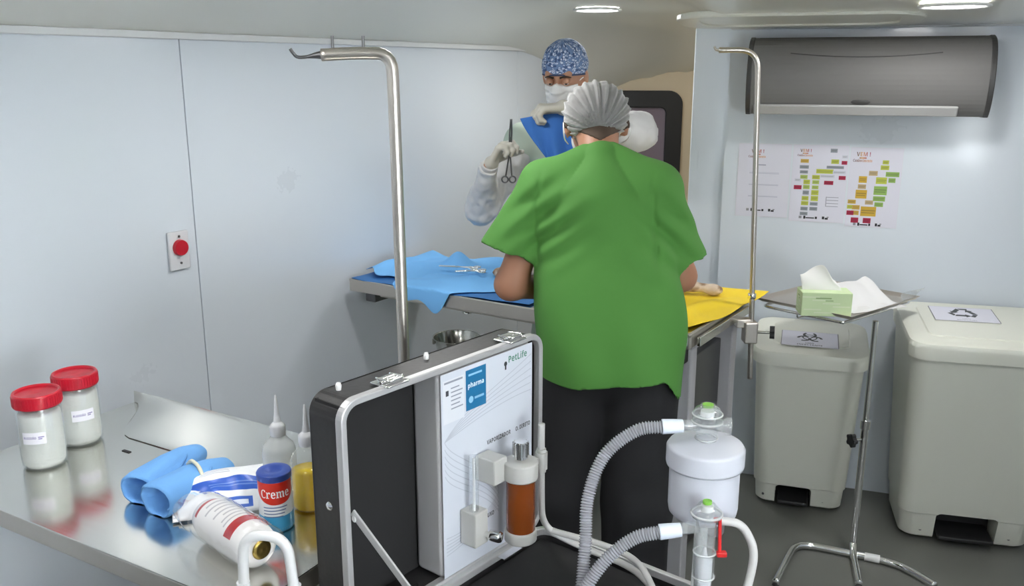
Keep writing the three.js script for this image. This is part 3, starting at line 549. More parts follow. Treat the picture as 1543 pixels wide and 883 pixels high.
function dropper(at, label, liquid, h = .118) {
  const t = thing('squeeze_bottle', label, 'bottle', at, 0, 'squeeze bottles with long tips');
  part('body', lathe([[0, .001], [.030, .001], [.0345, .005], [.0350, .02], [.0350, h - .012], [.031, h], [.020, h + .012], [.0145, h + .020], [.0145, h + .034]], 44), liquid ? M.clear : M.hazy, t, 'soft see-through plastic body');
  if (liquid) part('liquid', lathe([[0, .003], [.030, .003], [.0330, .008], [.0333, .085], [0, .085]], 40), liquid, t, 'yellow liquid');
  part('cap', lathe([[.0135, h + .020], [.0165, h + .021], [.0165, h + .040], [.012, h + .046], [.0080, h + .050]], 36), M.whiteGloss, t);
  part('tip', lathe([[.0085, h + .048], [.0055, h + .066], [.0034, h + .096], [.0019, h + .108], [0, h + .1085]], 24), M.whiteGloss, t, 'long tapered white tip');
}
dropper([-.492, TH + .0005, -1.742], 'empty hazy squeeze bottle with a tapered tip, behind the printed tub', null);
dropper([-.420, TH + .0005, -1.690], 'squeeze bottle half full of yellow liquid, beside the instrument case', M.yellowLiquid);
{ // arched white tube on the near corner of the table
  const a = V(-.466, TH + .001, -1.375), b = V(-.375, TH + .001, -1.365);
  const t = worldThing('arched_tube', 'white plastic tube bent into an upright arch on the side table', 'tube', [a.x, TH, a.z]);
  const top = .875 - TH; 
  part('hose', tube([a, a.clone().add(V(.006, .112, 0)), b.clone().add(V(-.008, .112, 0)), b], .0092, .048, 100, 16), phys(.76, .77, .78, .3, { transmission: .05, thickness: 0 }), t);
  for (const q of [a, b]) part('end_sleeve', cy(.0115, .0115, .02, q.x, TH + .011, q.z, 20), M.whiteGloss, t);
}

// ---------------------------------------------------------------- portable anaesthesia machine in its open case
const KT = .885, KO = V(-.257, .60, -1.393);
const kc = (x, y, z) => V(KO.x + Math.cos(KT) * x + Math.sin(KT) * z, KO.y + y, KO.z - Math.sin(KT) * x + Math.cos(KT) * z);
const toK = (x, y, z) => { const a = x - KO.x, b = z - KO.z; return V(a * Math.cos(KT) - b * Math.sin(KT), y - KO.y, a * Math.sin(KT) + b * Math.cos(KT)); };
{ // trolley under the case
  const t = thing('trolley', 'plain steel trolley standing under the open instrument case', 'trolley', [KO.x, 0, KO.z], KT);
  part('top', bx(.56, .02, .60, .23, .588, .185, .006), M.satin, t);
  part('shelf', bx(.54, .016, .58, .23, .22, .185, .005), M.satin, t);
  for (const [x, z] of [[-.03, -.095], [.49, -.095], [-.03, .465], [.49, .465]]) { const l = part('leg', bx(.025, .54, .025, x, .308, z, .003), M.satin, t); part('caster', [cy(.025, .025, .018, 0, 0, 0, 20).rotateZ(Math.PI / 2).translate(x, .0255, z), bx(.028, .012, .03, x, .046, z)], M.rubber, l); }
}
{
  const t = thing('instrument_case', 'open black hard case with aluminium rims and a white machine panel inside', 'case', KO.toArray(), KT);
  const x0 = -.035, x1 = .505, W = x1 - x0, cx = (x0 + x1) / 2, HY = .110, LH = .440, LD = .085, BD = .47;
  const ring = (w, h, r, c) => rrect(w, h, r, 8).map(([x, y]) => [x + c[0], y + c[1]]);
  const lc = [cx, HY + LH / 2], bc = [cx, BD / 2 + .004];
  // lid standing upright
  part('lid_shell', [extrude(ring(W, LH, .035, lc), LD - .012, [ring(W - .012, LH - .012, .030, lc)]).translate(0, 0, -LD), extrude(ring(W - .006, LH - .006, .034, lc), .004, [], .003).translate(0, 0, -LD)], M.blackLeather, t);
  part('lid_lining', [bx(W - .016, LH - .016, .003, cx, lc[1], -LD + .009), bx(.003, LH - .016, LD - .014, x0 + .009, lc[1], -LD / 2)], M.foam, t);
  part('lid_rim', extrude(ring(W + .002, LH + .002, .036, lc), .012, [ring(W - .014, LH - .014, .028, lc)], .0022).translate(0, 0, -.013), M.alu, t, 'aluminium rim');
  // base lying flat
  const flat = (g) => g.rotateX(Math.PI / 2);     // outline in x,z ; extrusion downwards
  part('base_shell', [flat(extrude(ring(W, BD, .035, bc), .096, [ring(W - .012, BD - .012, .030, bc)])).translate(0, HY - .012, 0), flat(extrude(ring(W - .006, BD - .006, .034, bc), .004, [], .003)).translate(0, .008, 0)], M.blackLeather, t);
  part('base_rim', flat(extrude(ring(W + .002, BD + .002, .036, bc), .012, [ring(W - .014, BD - .014, .028, bc)], .0022)).translate(0, HY, 0), M.alu, t, 'aluminium rim');
  part('foam_insert', bx(W - .018, .075, BD - .018, cx, .050, bc[1], .008), M.foam, t, 'black foam insert');
  for (const x of [.10, .37]) part('hinge', [along(cy(.006, .006, .06, 0, 0, 0, 14), V(1, 0, 0), V(x, HY, -.004)), bx(.06, .03, .003, x, HY + .018, -.004), bx(.06, .003, .03, x, HY - .002, .018)], M.chrome, t);
  const stay = (x) => [along(bx(.004, .33, .016, 0, .165, 0, .0018), V(0, -.19, .27), V(x, HY + .245, .002))];
  const s1 = part('lid_stay', stay(x0 + .011), M.alu, t); part('rivet', along(cy(.006, .006, .008, 0, 0, 0, 14), V(1, 0, 0), V(x0 + .011, HY + .236, .010)), M.chrome, s1);
  for (const x of [.085, .415]) {
    const l = part('latch', [bx(.05, .004, .030, x, HY + LH + .004, -.022, .002), bx(.034, .010, .014, x, HY + LH + .009, -.020, .003)], M.chrome, t);
    part('latch_loop', [tube([V(x - .016, HY + LH + .012, -.03), V(x - .018, HY + LH + .014, .006), V(x + .018, HY + LH + .014, .006), V(x + .016, HY + LH + .012, -.03)], .0024, .008, 40, 8), tube([V(x - .024, HY + LH + .006, -.010), V(x - .026, HY + LH + .006, .010), V(x + .026, HY + LH + .006, .010), V(x + .024, HY + LH + .006, -.010)], .0020, .006, 40, 8), rod(V(x - .026, HY + LH + .010, -.008), V(x + .026, HY + LH + .010, -.008), .003)], M.chrome, l);
  }
  for (const [x, z] of [[.01, -.06], [.225, -.062]]) part('stud', lathe([[0, .014], [.004, .013], [.0055, .008], [.0045, 0]], 16).translate(x, HY + LH, z), M.white, t, 'white stud on the lid edge');
  part('side_screw', along(lathe([[0, .004], [.006, .003], [.008, 0]], 16), V(-1, 0, 0), V(x0, HY + .245, -.045)), M.chrome, t);
  // machine panel filling the right part of the lid
  const px0 = .195, px1 = .472, py0 = HY + .008, py1 = HY + LH - .010, pw = px1 - px0, ph = py1 - py0;
  const pn = part('machine_panel', (() => { const s = new THREE.Shape(); s.moveTo(px0 - .004, py1); s.lineTo(px1, py1); s.lineTo(px1, py0); s.lineTo(px0, py0); s.lineTo(px0, py1); return bx(pw, ph, .074, (px0 + px1) / 2, (py0 + py1) / 2, -.038, .012); })(), M.panelGrey, t, 'grey metal machine housing');
  const face = canvasTex(700, 1024, (c, Wd, Hd) => {
    c.fillStyle = '#cdd2dc'; c.fillRect(0, 0, Wd, Hd); c.strokeStyle = '#b4b9c5'; c.lineWidth = 4;
    for (let i = 0; i < 6; i++) { c.beginPath(); c.moveTo(20, 330 + i * 34); c.bezierCurveTo(60, 430 + i * 34, 320, 520 + i * 30, 420, 700 + i * 26); c.bezierCurveTo(430, 760, 250, 850 + i * 10, 20, 820 + i * 18); c.stroke(); }
    for (let i = 0; i < 6; i++) { c.beginPath(); c.moveTo(20, 330); c.bezierCurveTo(160, 200 + i * 20, 420, 160 + i * 16, 690, 60 + i * 38); c.stroke(); }
    c.fillStyle = '#d9dce3'; c.fillRect(14, 34, 150, 210); c.fillStyle = '#8d92a0'; c.fillRect(24, 42, 130, 9); for (let i = 0; i < 6; i++) c.fillRect(70, 76 + i * 20, 60 + (i * 23) % 30, 6); c.fillStyle = '#3a3d44'; c.fillRect(34, 84, 20, 26);
    c.fillStyle = '#1d6f9e'; c.fillRect(176, 22, 150, 200); c.fillStyle = '#e6f2fa'; c.font = 'bold 34px sans-serif'; c.fillText('pharma', 190, 112, 122); c.fillStyle = '#8fc3e2'; c.fillRect(196, 44, 100, 10); c.beginPath(); c.arc(214, 172, 17, 0, 7); c.fill(); c.fillRect(240, 164, 70, 12);
    c.fillStyle = '#3f7d68'; c.font = 'bold 46px sans-serif'; c.fillText('PetLife', 500, 62, 180); c.fillStyle = '#20252a'; c.beginPath(); c.arc(480, 62, 12, 0, 7); c.fill(); c.fillRect(474, 66, 12, 26);
    c.fillStyle = '#23252c'; c.font = 'bold 32px sans-serif'; c.fillText('VAPORIZADOR', 330, 440, 190); c.fillText('O. DIRETO', 560, 440, 126); c.fillText('FLUXO', 300, 830, 84);
  });
  part('face_print', new THREE.PlaneGeometry(pw - .004, ph - .004).translate((px0 + px1) / 2, (py0 + py1) / 2, .0012), new THREE.MeshStandardMaterial({ map: face, roughness: .35 }), pn, 'white printed face with curved grey lines');
  // flow meter
  const fm = part('flow_meter', [bx(.038, .072, .040, .262, .215, .022, .003)], M.knobWhite, t);
  part('sight_tube', [cy(.0095, .0095, .115, .258, .308, .026, 24)], M.clear, fm, 'clear sight tube'); part('scale_rod', cy(.0028, .0028, .11, .258, .306, .026, 10), M.white, fm);
  part('flow_knob', along(lathe([[.006, 0], [.006, .010], [.0105, .012], [.0115, .016], [.0115, .032], [.0100, .036], [0, .037]], 24), V(.25, 0, 1), V(.272, .200, .040)), M.chrome, fm, 'chrome knob');
  // vaporiser with amber glass
  const vx = .345, vz = .072, vp = part('vaporiser_bracket', [bx(.040, .052, .050, vx - .040, .325, .030, .003)], M.knobWhite, t);
  part('vaporiser_cap', lathe([[0, .302], [.033, .302], [.0345, .305], [.0345, .335], [.032, .339], [.017, .340], [0, .340]], 40).translate(vx, 0, vz), M.knobWhite, vp);
  part('amber_glass', lathe([[.0285, .190], [.0290, .192], [.0290, .300], [.0285, .302], [.0262, .302], [.0258, .194]], 40).translate(vx, 0, vz), M.amber, vp, 'amber glass chamber'); part('amber_liquid', cy(.0252, .0252, .108, vx, .247, vz, 32), M.amberLiquid, vp);
  part('vaporiser_base', lathe([[0, .166], [.028, .166], [.0325, .170], [.0325, .188], [.030, .192], [0, .192]], 40).translate(vx, 0, vz), M.knobWhite, vp);
  const knob = [cy(.0125, .0145, .034, 0, 0, 0, 28)]; for (let i = 0; i < 12; i++) knob.push(bx(.0035, .028, .003).translate(.0145, .002, 0).rotateY(i * Math.PI / 6));
  part('vaporiser_knob', merge(knob).translate(vx, .362, vz), M.chrome, vp, 'ribbed chrome knob');
  part('outlet_fitting', [bx(.020, .012, .014, vx + .040, .325, vz + .004), cy(.0125, .0125, .036, vx + .056, .322, vz + .008, 24), cy(.0095, .0095, .050, vx + .056, .322, vz + .008, 24)], M.knobWhite, vp);
}
// clear line from the vaporiser outlet and the white supply tubes
{
  const a = kc(.401, .345, .080);
  const t = worldThing('supply_tube', 'clear soft tube running down beside the amber vaporiser', 'tube', a.toArray());
  part('hose', tube([kc(.401, .400, .080), kc(.401, .33, .080), kc(.402, .175, .082), kc(.45, .132, .13), kc(.470, .118, .26), kc(.40, .106, .40)], .0068, .04, 120, 12), M.tubeWhite, t);
  const t2 = worldThing('supply_tube', 'white soft tube lying along the rim of the open case', 'tube', kc(.42, .16, .10).toArray());
  part('hose', tube([kc(.415, .165, .095), kc(.46, .150, .20), kc(.46, .145, .28), kc(.40, .12, .36), kc(.28, .100, .42), kc(.2, .098, .43)], .0065, .05, 120, 12), M.tubeWhite, t2);
}
// canister with its valve, the second valve and the corrugated hoses
const CA = V(.352, .70, -1.50);
{
  const t = worldThing('absorber_canister', 'milky white canister with a screw lid and a clear valve on top', 'canister', [CA.x, .69, CA.z]);
  const at = (g) => g.translate(CA.x, 0, CA.z);
  part('support_post', at(cy(.012, .014, .196, 0, .79, 0, 20)), M.hazy, t);
  part('body', at(lathe([[0, .886], [.055, .886], [.0615, .893], [.0635, .905], [.0635, .992], [.060, .992], [.060, .905], [.052, .891], [0, .891]], 56)), M.frost, t, 'milky white body');
  part('contents', at(lathe([[0, .893], [.052, .893], [.058, .905], [.0585, .98], [0, .98]], 40)), std(.66, .68, .74, .8), t);
  part('lid', at(lathe([[.0645, .985], [.0695, .985], [.0705, .989], [.0705, 1.018], [.066, 1.025], [.030, 1.032], [0, 1.034]], 60)), M.frost, t, 'screw lid');
  const v = part('valve_body', at(lathe([[.019, 1.030], [.019, 1.058], [.024, 1.062], [.0265, 1.068], [.0265, 1.082], [.022, 1.092], [.014, 1.096], [.013, 1.100], [0, 1.100]], 36)), M.valve, t, 'clear valve dome');
  part('valve_disc', at(cy(.0125, .0125, .010, 0, 1.083, 0, 20)), M.white, v); part('green_button', at(cy(.010, .010, .005, 0, 1.098, 0, 20)), M.green, v, 'green button');
  part('lock_ring', [at(new THREE.TorusGeometry(.0265, .0022, 8, 36).rotateX(Math.PI / 2).translate(0, 1.068, 0)), at(new THREE.TorusGeometry(.0265, .0018, 8, 36).rotateX(Math.PI / 2).translate(0, 1.082, 0)), at(new THREE.TorusGeometry(.0192, .0018, 8, 32).rotateX(Math.PI / 2).translate(0, 1.036, 0))], M.hazy, v);
  part('side_port', [along(lathe([[0, 0], [.011, 0], [.011, .016], [.016, .018], [.016, .028], [.010, .030], [0, .030]], 24), V(1, -.02, .25), V(CA.x + .014, 1.062, CA.z + .004))], M.valve, v);
  part('hose_port', [along(cy(.0105, .0105, .034, 0, 0, 0, 20), V(-1, 0, .05), V(CA.x - .030, 1.060, CA.z))], M.valve, v);
}
const VB = V(.338, .69, -1.405);
{
  const t = worldThing('breathing_valve', 'clear upright valve with a green button and red lever', 'valve', VB.toArray());
  const at = (g) => g.translate(VB.x, 0, VB.z);
  part('stem', at(lathe([[.016, .69], [.016, .812], [.0185, .815], [.0185, .862], [.0165, .866], [.0175, .900], [.0180, .930]], 32)), M.valve, t);
  part('inner_cup', at(lathe([[0, .795], [.0135, .795], [.0145, .80], [.0145, .848], [.006, .852], [.003, .870], [0, .871]], 28)), M.whiteGloss, t);
  const d = part('dome', at(lathe([[.018, .926], [.0255, .930], [.0265, .936], [.0255, .941], [.020, .946], [.014, .954], [0, .956]], 36)), M.valve, t);
  part('valve_disc', at(cy(.011, .011, .010, 0, .946, 0, 20)), M.white, d); part('green_button', at(cy(.0080, .0080, .005, 0, .957, 0, 18)), M.green, d, 'green button');
  part('lock_ring', [at(new THREE.TorusGeometry(.0262, .0024, 8, 36).rotateX(Math.PI / 2).translate(0, .936, 0)), at(new THREE.TorusGeometry(.0190, .0018, 8, 32).rotateX(Math.PI / 2).translate(0, .862, 0)), at(new THREE.TorusGeometry(.0190, .0016, 8, 32).rotateX(Math.PI / 2).translate(0, .815, 0))], M.hazy, d);
  part('base_ring', at(cy(.021, .022, .020, 0, .700, 0, 28)), M.black, t);
  part('hose_port', along(cy(.0105, .0105, .034, 0, 0, 0, 20), V(-1, -.1, .05), V(VB.x - .030, .908, VB.z)), M.valve, t);
  part('lever', [along(bx(.006, .062, .006, 0, -.031, 0, .002), V(-.03, 1, -.05), V(VB.x + .0225, .928, VB.z + .004)), bx(.018, .010, .012, VB.x + .028, .862, VB.z + .008, .003), bx(.012, .006, .006, VB.x + .018, .925, VB.z + .003)], M.redPlain, t, 'red lever');
}
function corrugated(name, label, pts, cuff) {
  const t = worldThing(name, label, 'hose', pts[pts.length - 1].toArray(), 'corrugated breathing hoses');
  part('hose', sweep(pts, (s) => .0108 + .0014 * Math.sin(s / .0050 * Math.PI * 2), { seg: 760, rad: 16 }), M.corr, t);
  part('cuff', along(lathe([[.0118, 0], [.0138, .001], [.0132, .020], [.0120, .038], [.0105, .038], [.0108, 0]], 28), cuff[1], cuff[0]), std(.66, .72, .82, .45), t, 'pale blue end cuff');
}
{
  const e = V(CA.x - .078, 1.058, CA.z + .002);
  corrugated('corrugated_hose', 'ribbed clear hose arching down from the canister valve', [e, V(.225, 1.047, -1.505), V(.168, 1.000, -1.50), V(.138, .930, -1.475), V(.132, .855, -1.445), V(.122, .780, -1.40), V(.100, .705, -1.30)], [e.clone().add(V(-.004, 0, 0)), V(1, .03, -.02)]);
  const f = V(VB.x - .078, .902, VB.z + .004);
  corrugated('corrugated_hose', 'ribbed clear hose running low from the upright red-levered valve', [f, V(.215, .885, -1.41), V(.165, .845, -1.405), V(.125, .79, -1.39), V(.098, .735, -1.36), V(.07, .705, -1.29)], [f.clone().add(V(-.004, 0, 0)), V(1, .1, -.03)]);
}
{
  const t = worldThing('outlet_tube', 'thick white soft tube looping down from the upright valve', 'tube', [VB.x + .08, .70, VB.z]);
  part('hose', tube([V(VB.x + .02, .918, VB.z - .006), V(VB.x + .062, .915, VB.z - .006), V(VB.x + .088, .87, VB.z + .004), V(VB.x + .075, .80, VB.z + .02), V(VB.x + .03, .715, VB.z + .04)], .0075, .035, 120, 14), M.tubeWhite, t);
}

// ---------------------------------------------------------------- tray contents
{
  const h = .8775, c = V(1.062, h, -2.932);
  const t = thing('tissue_box', 'pale green tissue box with a white tissue pulled up', 'tissue box', c.toArray(), -.10);
  part('box', bx(.165, .082, .085, 0, .041, 0, .003), new THREE.MeshStandardMaterial({ roughness: .6, map: canvasTex(256, 128, (x, W, H) => { x.fillStyle = '#cfe3b4'; x.fillRect(0, 0, W, H); x.fillStyle = '#dfeccb'; for (let i = 0; i < 6; i++) x.fillRect((i * 53) % 200, 20 + i * 17, 90, 7); x.fillStyle = '#8fae72'; x.fillRect(70, 26, 80, 7); x.fillRect(120, 40, 40, 5); }) }), t);
  part('tissue', sheet(24, 20, (u, v) => { const a = lerp(-.075, .055, u), y = .082 + v * (.050 + .032 * smooth(0, .62, u) * (1 - smooth(.62, 1, u) * 1.6)); return V(a * (1 - v * .1) - v * .015, y, .010 * Math.sin(u * 7 + v * 2) * v - .02 * v + .012 * (v - v * v)); }, .0012), std(.80, .80, .78, .8), t, 'white tissue');
}
{
  const c = V(1.235, .8785, -3.065);
  const t = thing('paper_sheet', 'white folded paper sheets spread on the steel tray', 'paper', c.toArray(), .38);
  part('sheet', sheet(30, 24, (u, v) => V((u - .5) * .23, .002 + .052 * smooth(.25, 1, v) + .014 * smooth(.8, 1, u) * v + .004 * perlin.noise(u * 4, v * 4, 2), (.5 - v) * .20), .001), std(.78, .78, .79, .8), t);
  part('lower_sheet', sheet(10, 10, (u, v) => V((u - .5) * .24, .0015, (.5 - v) * .19 + .012), .001), std(.74, .74, .74, .8), t);
  const p = thing('plastic_film', 'clear plastic wrapper standing at the corner of the steel tray', 'wrapper', [1.415, .8785, -3.085], .65);
  part('film', sheet(20, 16, (u, v) => V((u - .5) * .12, .001 + v * .05 * (.4 + u * .6), .02 * Math.sin(u * 5 + v * 3) * v + .01 * v), .0005), M.clear, p);
}

// ---------------------------------------------------------------- drapes, instruments and patient on the operating table
const fall = (x, z, y, zf = .279) => (z > zf ? ot(x, y - Math.max(0, z - zf - .008) - .002, Math.min(z, zf + .008)) : ot(x, y, z));
{
  const t = worldThing('table_cover', 'deep blue waterproof cover lying on the steel operating table', 'cover', ot(-.35, .897, 0).toArray());
  part('cloth', sheet(50, 36, (u, v) => { const x = lerp(-.690, .10, u), z = lerp(.272 - .03 * smooth(.55, .95, u) + .004 * Math.sin(u * 25), -.25, v); return ot(x, .8995 + .003 * (1 + perlin.noise(u * 7, v * 5, .5)), z); }, .0025), M.drapeDeep, t);
}
{
  const t = worldThing('blue_drape', 'crumpled light blue surgical drape under the metal instruments', 'drape', ot(-.40, .905, 0).toArray());
  const zf = (x) => .20 + .155 * smooth(-.56, -.36, x) * (1 - smooth(-.30, -.10, x)) + .02 * Math.sin(x * 40) - .05 * smooth(-.22, -.05, x);
  part('cloth', sheet(90, 60, (u, v) => {
    let x = lerp(-.690, -.07, u); const z = lerp(zf(x), -.24 + .03 * Math.sin(u * 9), v); x += .03 * (v - .5) * Math.sin(u * 6);
    const n = perlin.noise(x * 7, z * 8, 4.2), fold = .018 * Math.abs(Math.sin(x * 9 + z * 6 + n)) , pk = .055 * Math.exp(-(((x + .42) / .05) ** 2) - ((z + .06) / .05) ** 2) + .03 * Math.exp(-(((x + .66) / .03) ** 2) - ((z - .05) / .14) ** 2);
    return fall(x, z, .909 + (Math.max(0, .012 * n) + fold * (.4 + .6 * smooth(.1, .6, v))) * (1 - smooth(-.26, -.15, x)) + pk);
  }, .0018), M.drapeBlue, t);
}
function forceps(at, turn, label, len = .15) {
  const t = thing('surgical_forceps', label, 'instrument', at, turn, 'steel instruments on the blue drape');
  for (const s of [-1, 1]) {
    const sh = part('shank', sweep([V(-len / 2, .004, s * .002), V(-.01, .006, s * .003), V(len * .32, .006, -s * .012)], .0030, { seg: 24, rad: 8 }), M.chrome, t);
    part('finger_ring', new THREE.TorusGeometry(.0125, .0034, 8, 24).rotateX(Math.PI / 2).translate(len * .32 + .012, .006, -s * .017), M.chrome, sh);
  }
  part('pivot', cy(.005, .005, .010, -.012, .006, 0, 14), M.chrome, t); part('ratchet', bx(.012, .004, .022, len * .26, .008, 0, .001), M.chrome, t);
}
forceps(ot(-.345, .938, .035).toArray(), OT + .25, 'steel locking forceps lying open on the blue drape', .17);
forceps(ot(-.275, .936, .065).toArray(), OT + .55, 'short steel scissors with rings lying beside the forceps', .11);
{
  const t = worldThing('yellow_drape', 'bright yellow drape under the animal, hanging over the table edge', 'drape', ot(.40, .90, 0).toArray());
  part('cloth', sheet(80, 70, (u, v) => {
    const xe = lerp(.645, .735, smooth(0, .55, v)) + .012 * Math.sin(v * 8), x = lerp(.16, xe, u), z0 = .30 + .09 * smooth(.25, .55, u) * (1 - smooth(.80, 1, u) * 1.0), z = lerp(z0, -.335 - .02 * Math.sin(u * 7), v);
    const n = perlin.noise(x * 5, z * 6, 9.1); let y = .905 + .010 * Math.max(0, n) + .014 * Math.exp(-(((x - .60 + .25 * z) / .035) ** 2)) * smooth(.0, .3, v) * (1 - smooth(.6, .9, v)) + .010 * smooth(.80, 1, v);
    return fall(x, z, y);
  }, .002), M.yellow, t);
}
{ // small dog lying on its side, hind leg stretched towards the end of the table
  const L = (x, y, z) => ot(x, y, z).toArray(), o = ot(.25, .908, -.05);
  const t = worldThing('dog', 'cream and brown furred dog lying on the yellow drape, hind paw stretched out', 'dog', o.toArray());
  const f = blend([bone(L(.05, .965, -.06), L(.22, .967, -.05), .062, .064), bone(L(.22, .967, -.05), L(.36, .962, -.07), .060, .050), bone(L(-.06, .960, -.06), L(.05, .965, -.06), .034, .050), ell(L(-.115, .957, -.05), [.048, .042, .044]), bone(L(-.13, .947, -.03), L(-.185, .937, .01), .026, .018),
    bone(L(.34, .965, -.08), L(.44, .952, -.155), .046, .030), bone(L(.44, .952, -.155), L(.515, .938, -.180), .028, .019), bone(L(.515, .938, -.180), L(.585, .930, -.206), .0175, .0165), ell(L(.600, .928, -.210), [.026, .017, .020]),
    bone(L(.33, .945, -.02), L(.42, .930, .045), .040, .026), bone(L(.42, .930, .045), L(.48, .924, .01), .022, .016), bone(L(.48, .924, .01), L(.55, .922, .02), .015, .016),
    bone(L(.06, .95, -.11), L(.01, .935, -.17), .030, .018), bone(L(.01, .935, -.17), L(-.07, .928, -.19), .016, .015), bone(L(.06, .94, .0), L(.0, .932, .06), .028, .018), bone(L(.0, .932, .06), L(-.08, .926, .08), .016, .015),
    bone(L(.39, .95, -.05), L(.50, .925, -.06), .014, .008), bone(L(-.10, .985, -.075), L(-.075, .985, -.115), .014, .008)], .022);
  const g = net((x, y, z) => f(x, y, z) + .0025 * perlin.noise(x * 90, y * 90, z * 90), [-.25, .89, -3.55], [.85, 1.06, -2.85], .008);
  const p = g.attributes.position, col = []; for (let i = 0; i < p.count; i++) { const n = perlin.noise(p.getX(i) * 22, p.getY(i) * 22, p.getZ(i) * 22) + .35 * perlin.noise(p.getX(i) * 70, p.getY(i) * 70, p.getZ(i) * 70), k = smooth(.0, .30, n); col.push(lerp(.62, .26, k), lerp(.50, .16, k), lerp(.40, .10, k)); }
  g.setAttribute('color', new THREE.Float32BufferAttribute(col, 3));
  part('body', g, new THREE.MeshStandardMaterial({ vertexColors: true, roughness: .9 }), t);
  for (const s of [-1, 1]) part('ear', net(ell(L(-.095 + s * .012, .975 + (s > 0 ? .012 : -.02), -.075), [.020, .010, .026]), [-.25, .9, -3.5], [.25, 1.05, -3.1], .006), std(.30, .18, .11, .9), t);
}

// ---------------------------------------------------------------- people
const nrm = (a) => { const l = Math.hypot(...a); return a.map((v) => v / l); }, crs = (a, b) => [a[1] * b[2] - a[2] * b[1], a[2] * b[0] - a[0] * b[2], a[0] * b[1] - a[1] * b[0]], dt = (a, b) => a[0] * b[0] + a[1] * b[1] + a[2] * b[2];
const mad = (a, ...r) => { const o = [...a]; for (const [s, d] of r) for (let i = 0; i < 3; i++) o[i] += s * d[i]; return o; };
// hand as bones: wrist, pointing direction, palm direction, thumb side (+1/-1 along pointing x palm), curl of each finger in degrees
function hand(wrist, F, Pn, side, curls, k = 1, thumb = [.5, .35]) {
  F = nrm(F); Pn = nrm(mad(Pn, [-dt(Pn, F), F])); const S = crs(F, Pn).map((v) => v * side), out = [], R = .0092 * k;
  const off = [.030, .010, -.010, -.028], len = [.072, .080, .074, .058], reach = [.088, .092, .088, .080];
  for (let i = 0; i < 4; i++) {
    const base = mad(wrist, [reach[i] * k, F], [off[i] * k, S]);
    out.push(bone(mad(wrist, [.012 * k, F], [off[i] * .62 * k, S]), base, .0145 * k, .0110 * k));
    let p = base, a = 0; for (const [j, q] of [[0, .46], [1, .30], [2, .24]]) { a += curls[i] * [.8, 1.05, .75][j] * Math.PI / 180; const d = mad([0, 0, 0], [Math.cos(a), F], [Math.sin(a), Pn]), e = mad(p, [len[i] * q * k, d]); out.push(bone(p, e, R * [1, .95, .9][j], R * [.95, .9, .8][j])); p = e; }
  }
  const b0 = mad(wrist, [.022 * k, F], [.022 * k, S]), b1 = mad(b0, [.030 * k, F], [.026 * k, S], [thumb[1] * .03 * k, Pn]), b2 = mad(b1, [.030 * k, F], [.004 * k, S], [thumb[0] * .03 * k, Pn]), b3 = mad(b2, [.020 * k, F], [-.010 * k, S], [thumb[0] * .024 * k, Pn]);
  out.push(bone(b0, b1, .0155 * k, .0120 * k), bone(b1, b2, .0115 * k, .0100 * k), bone(b2, b3, .0098 * k, .0085 * k));
  return out;
}
const around = (p, r) => [p.map((v) => v - r), p.map((v) => v + r)];

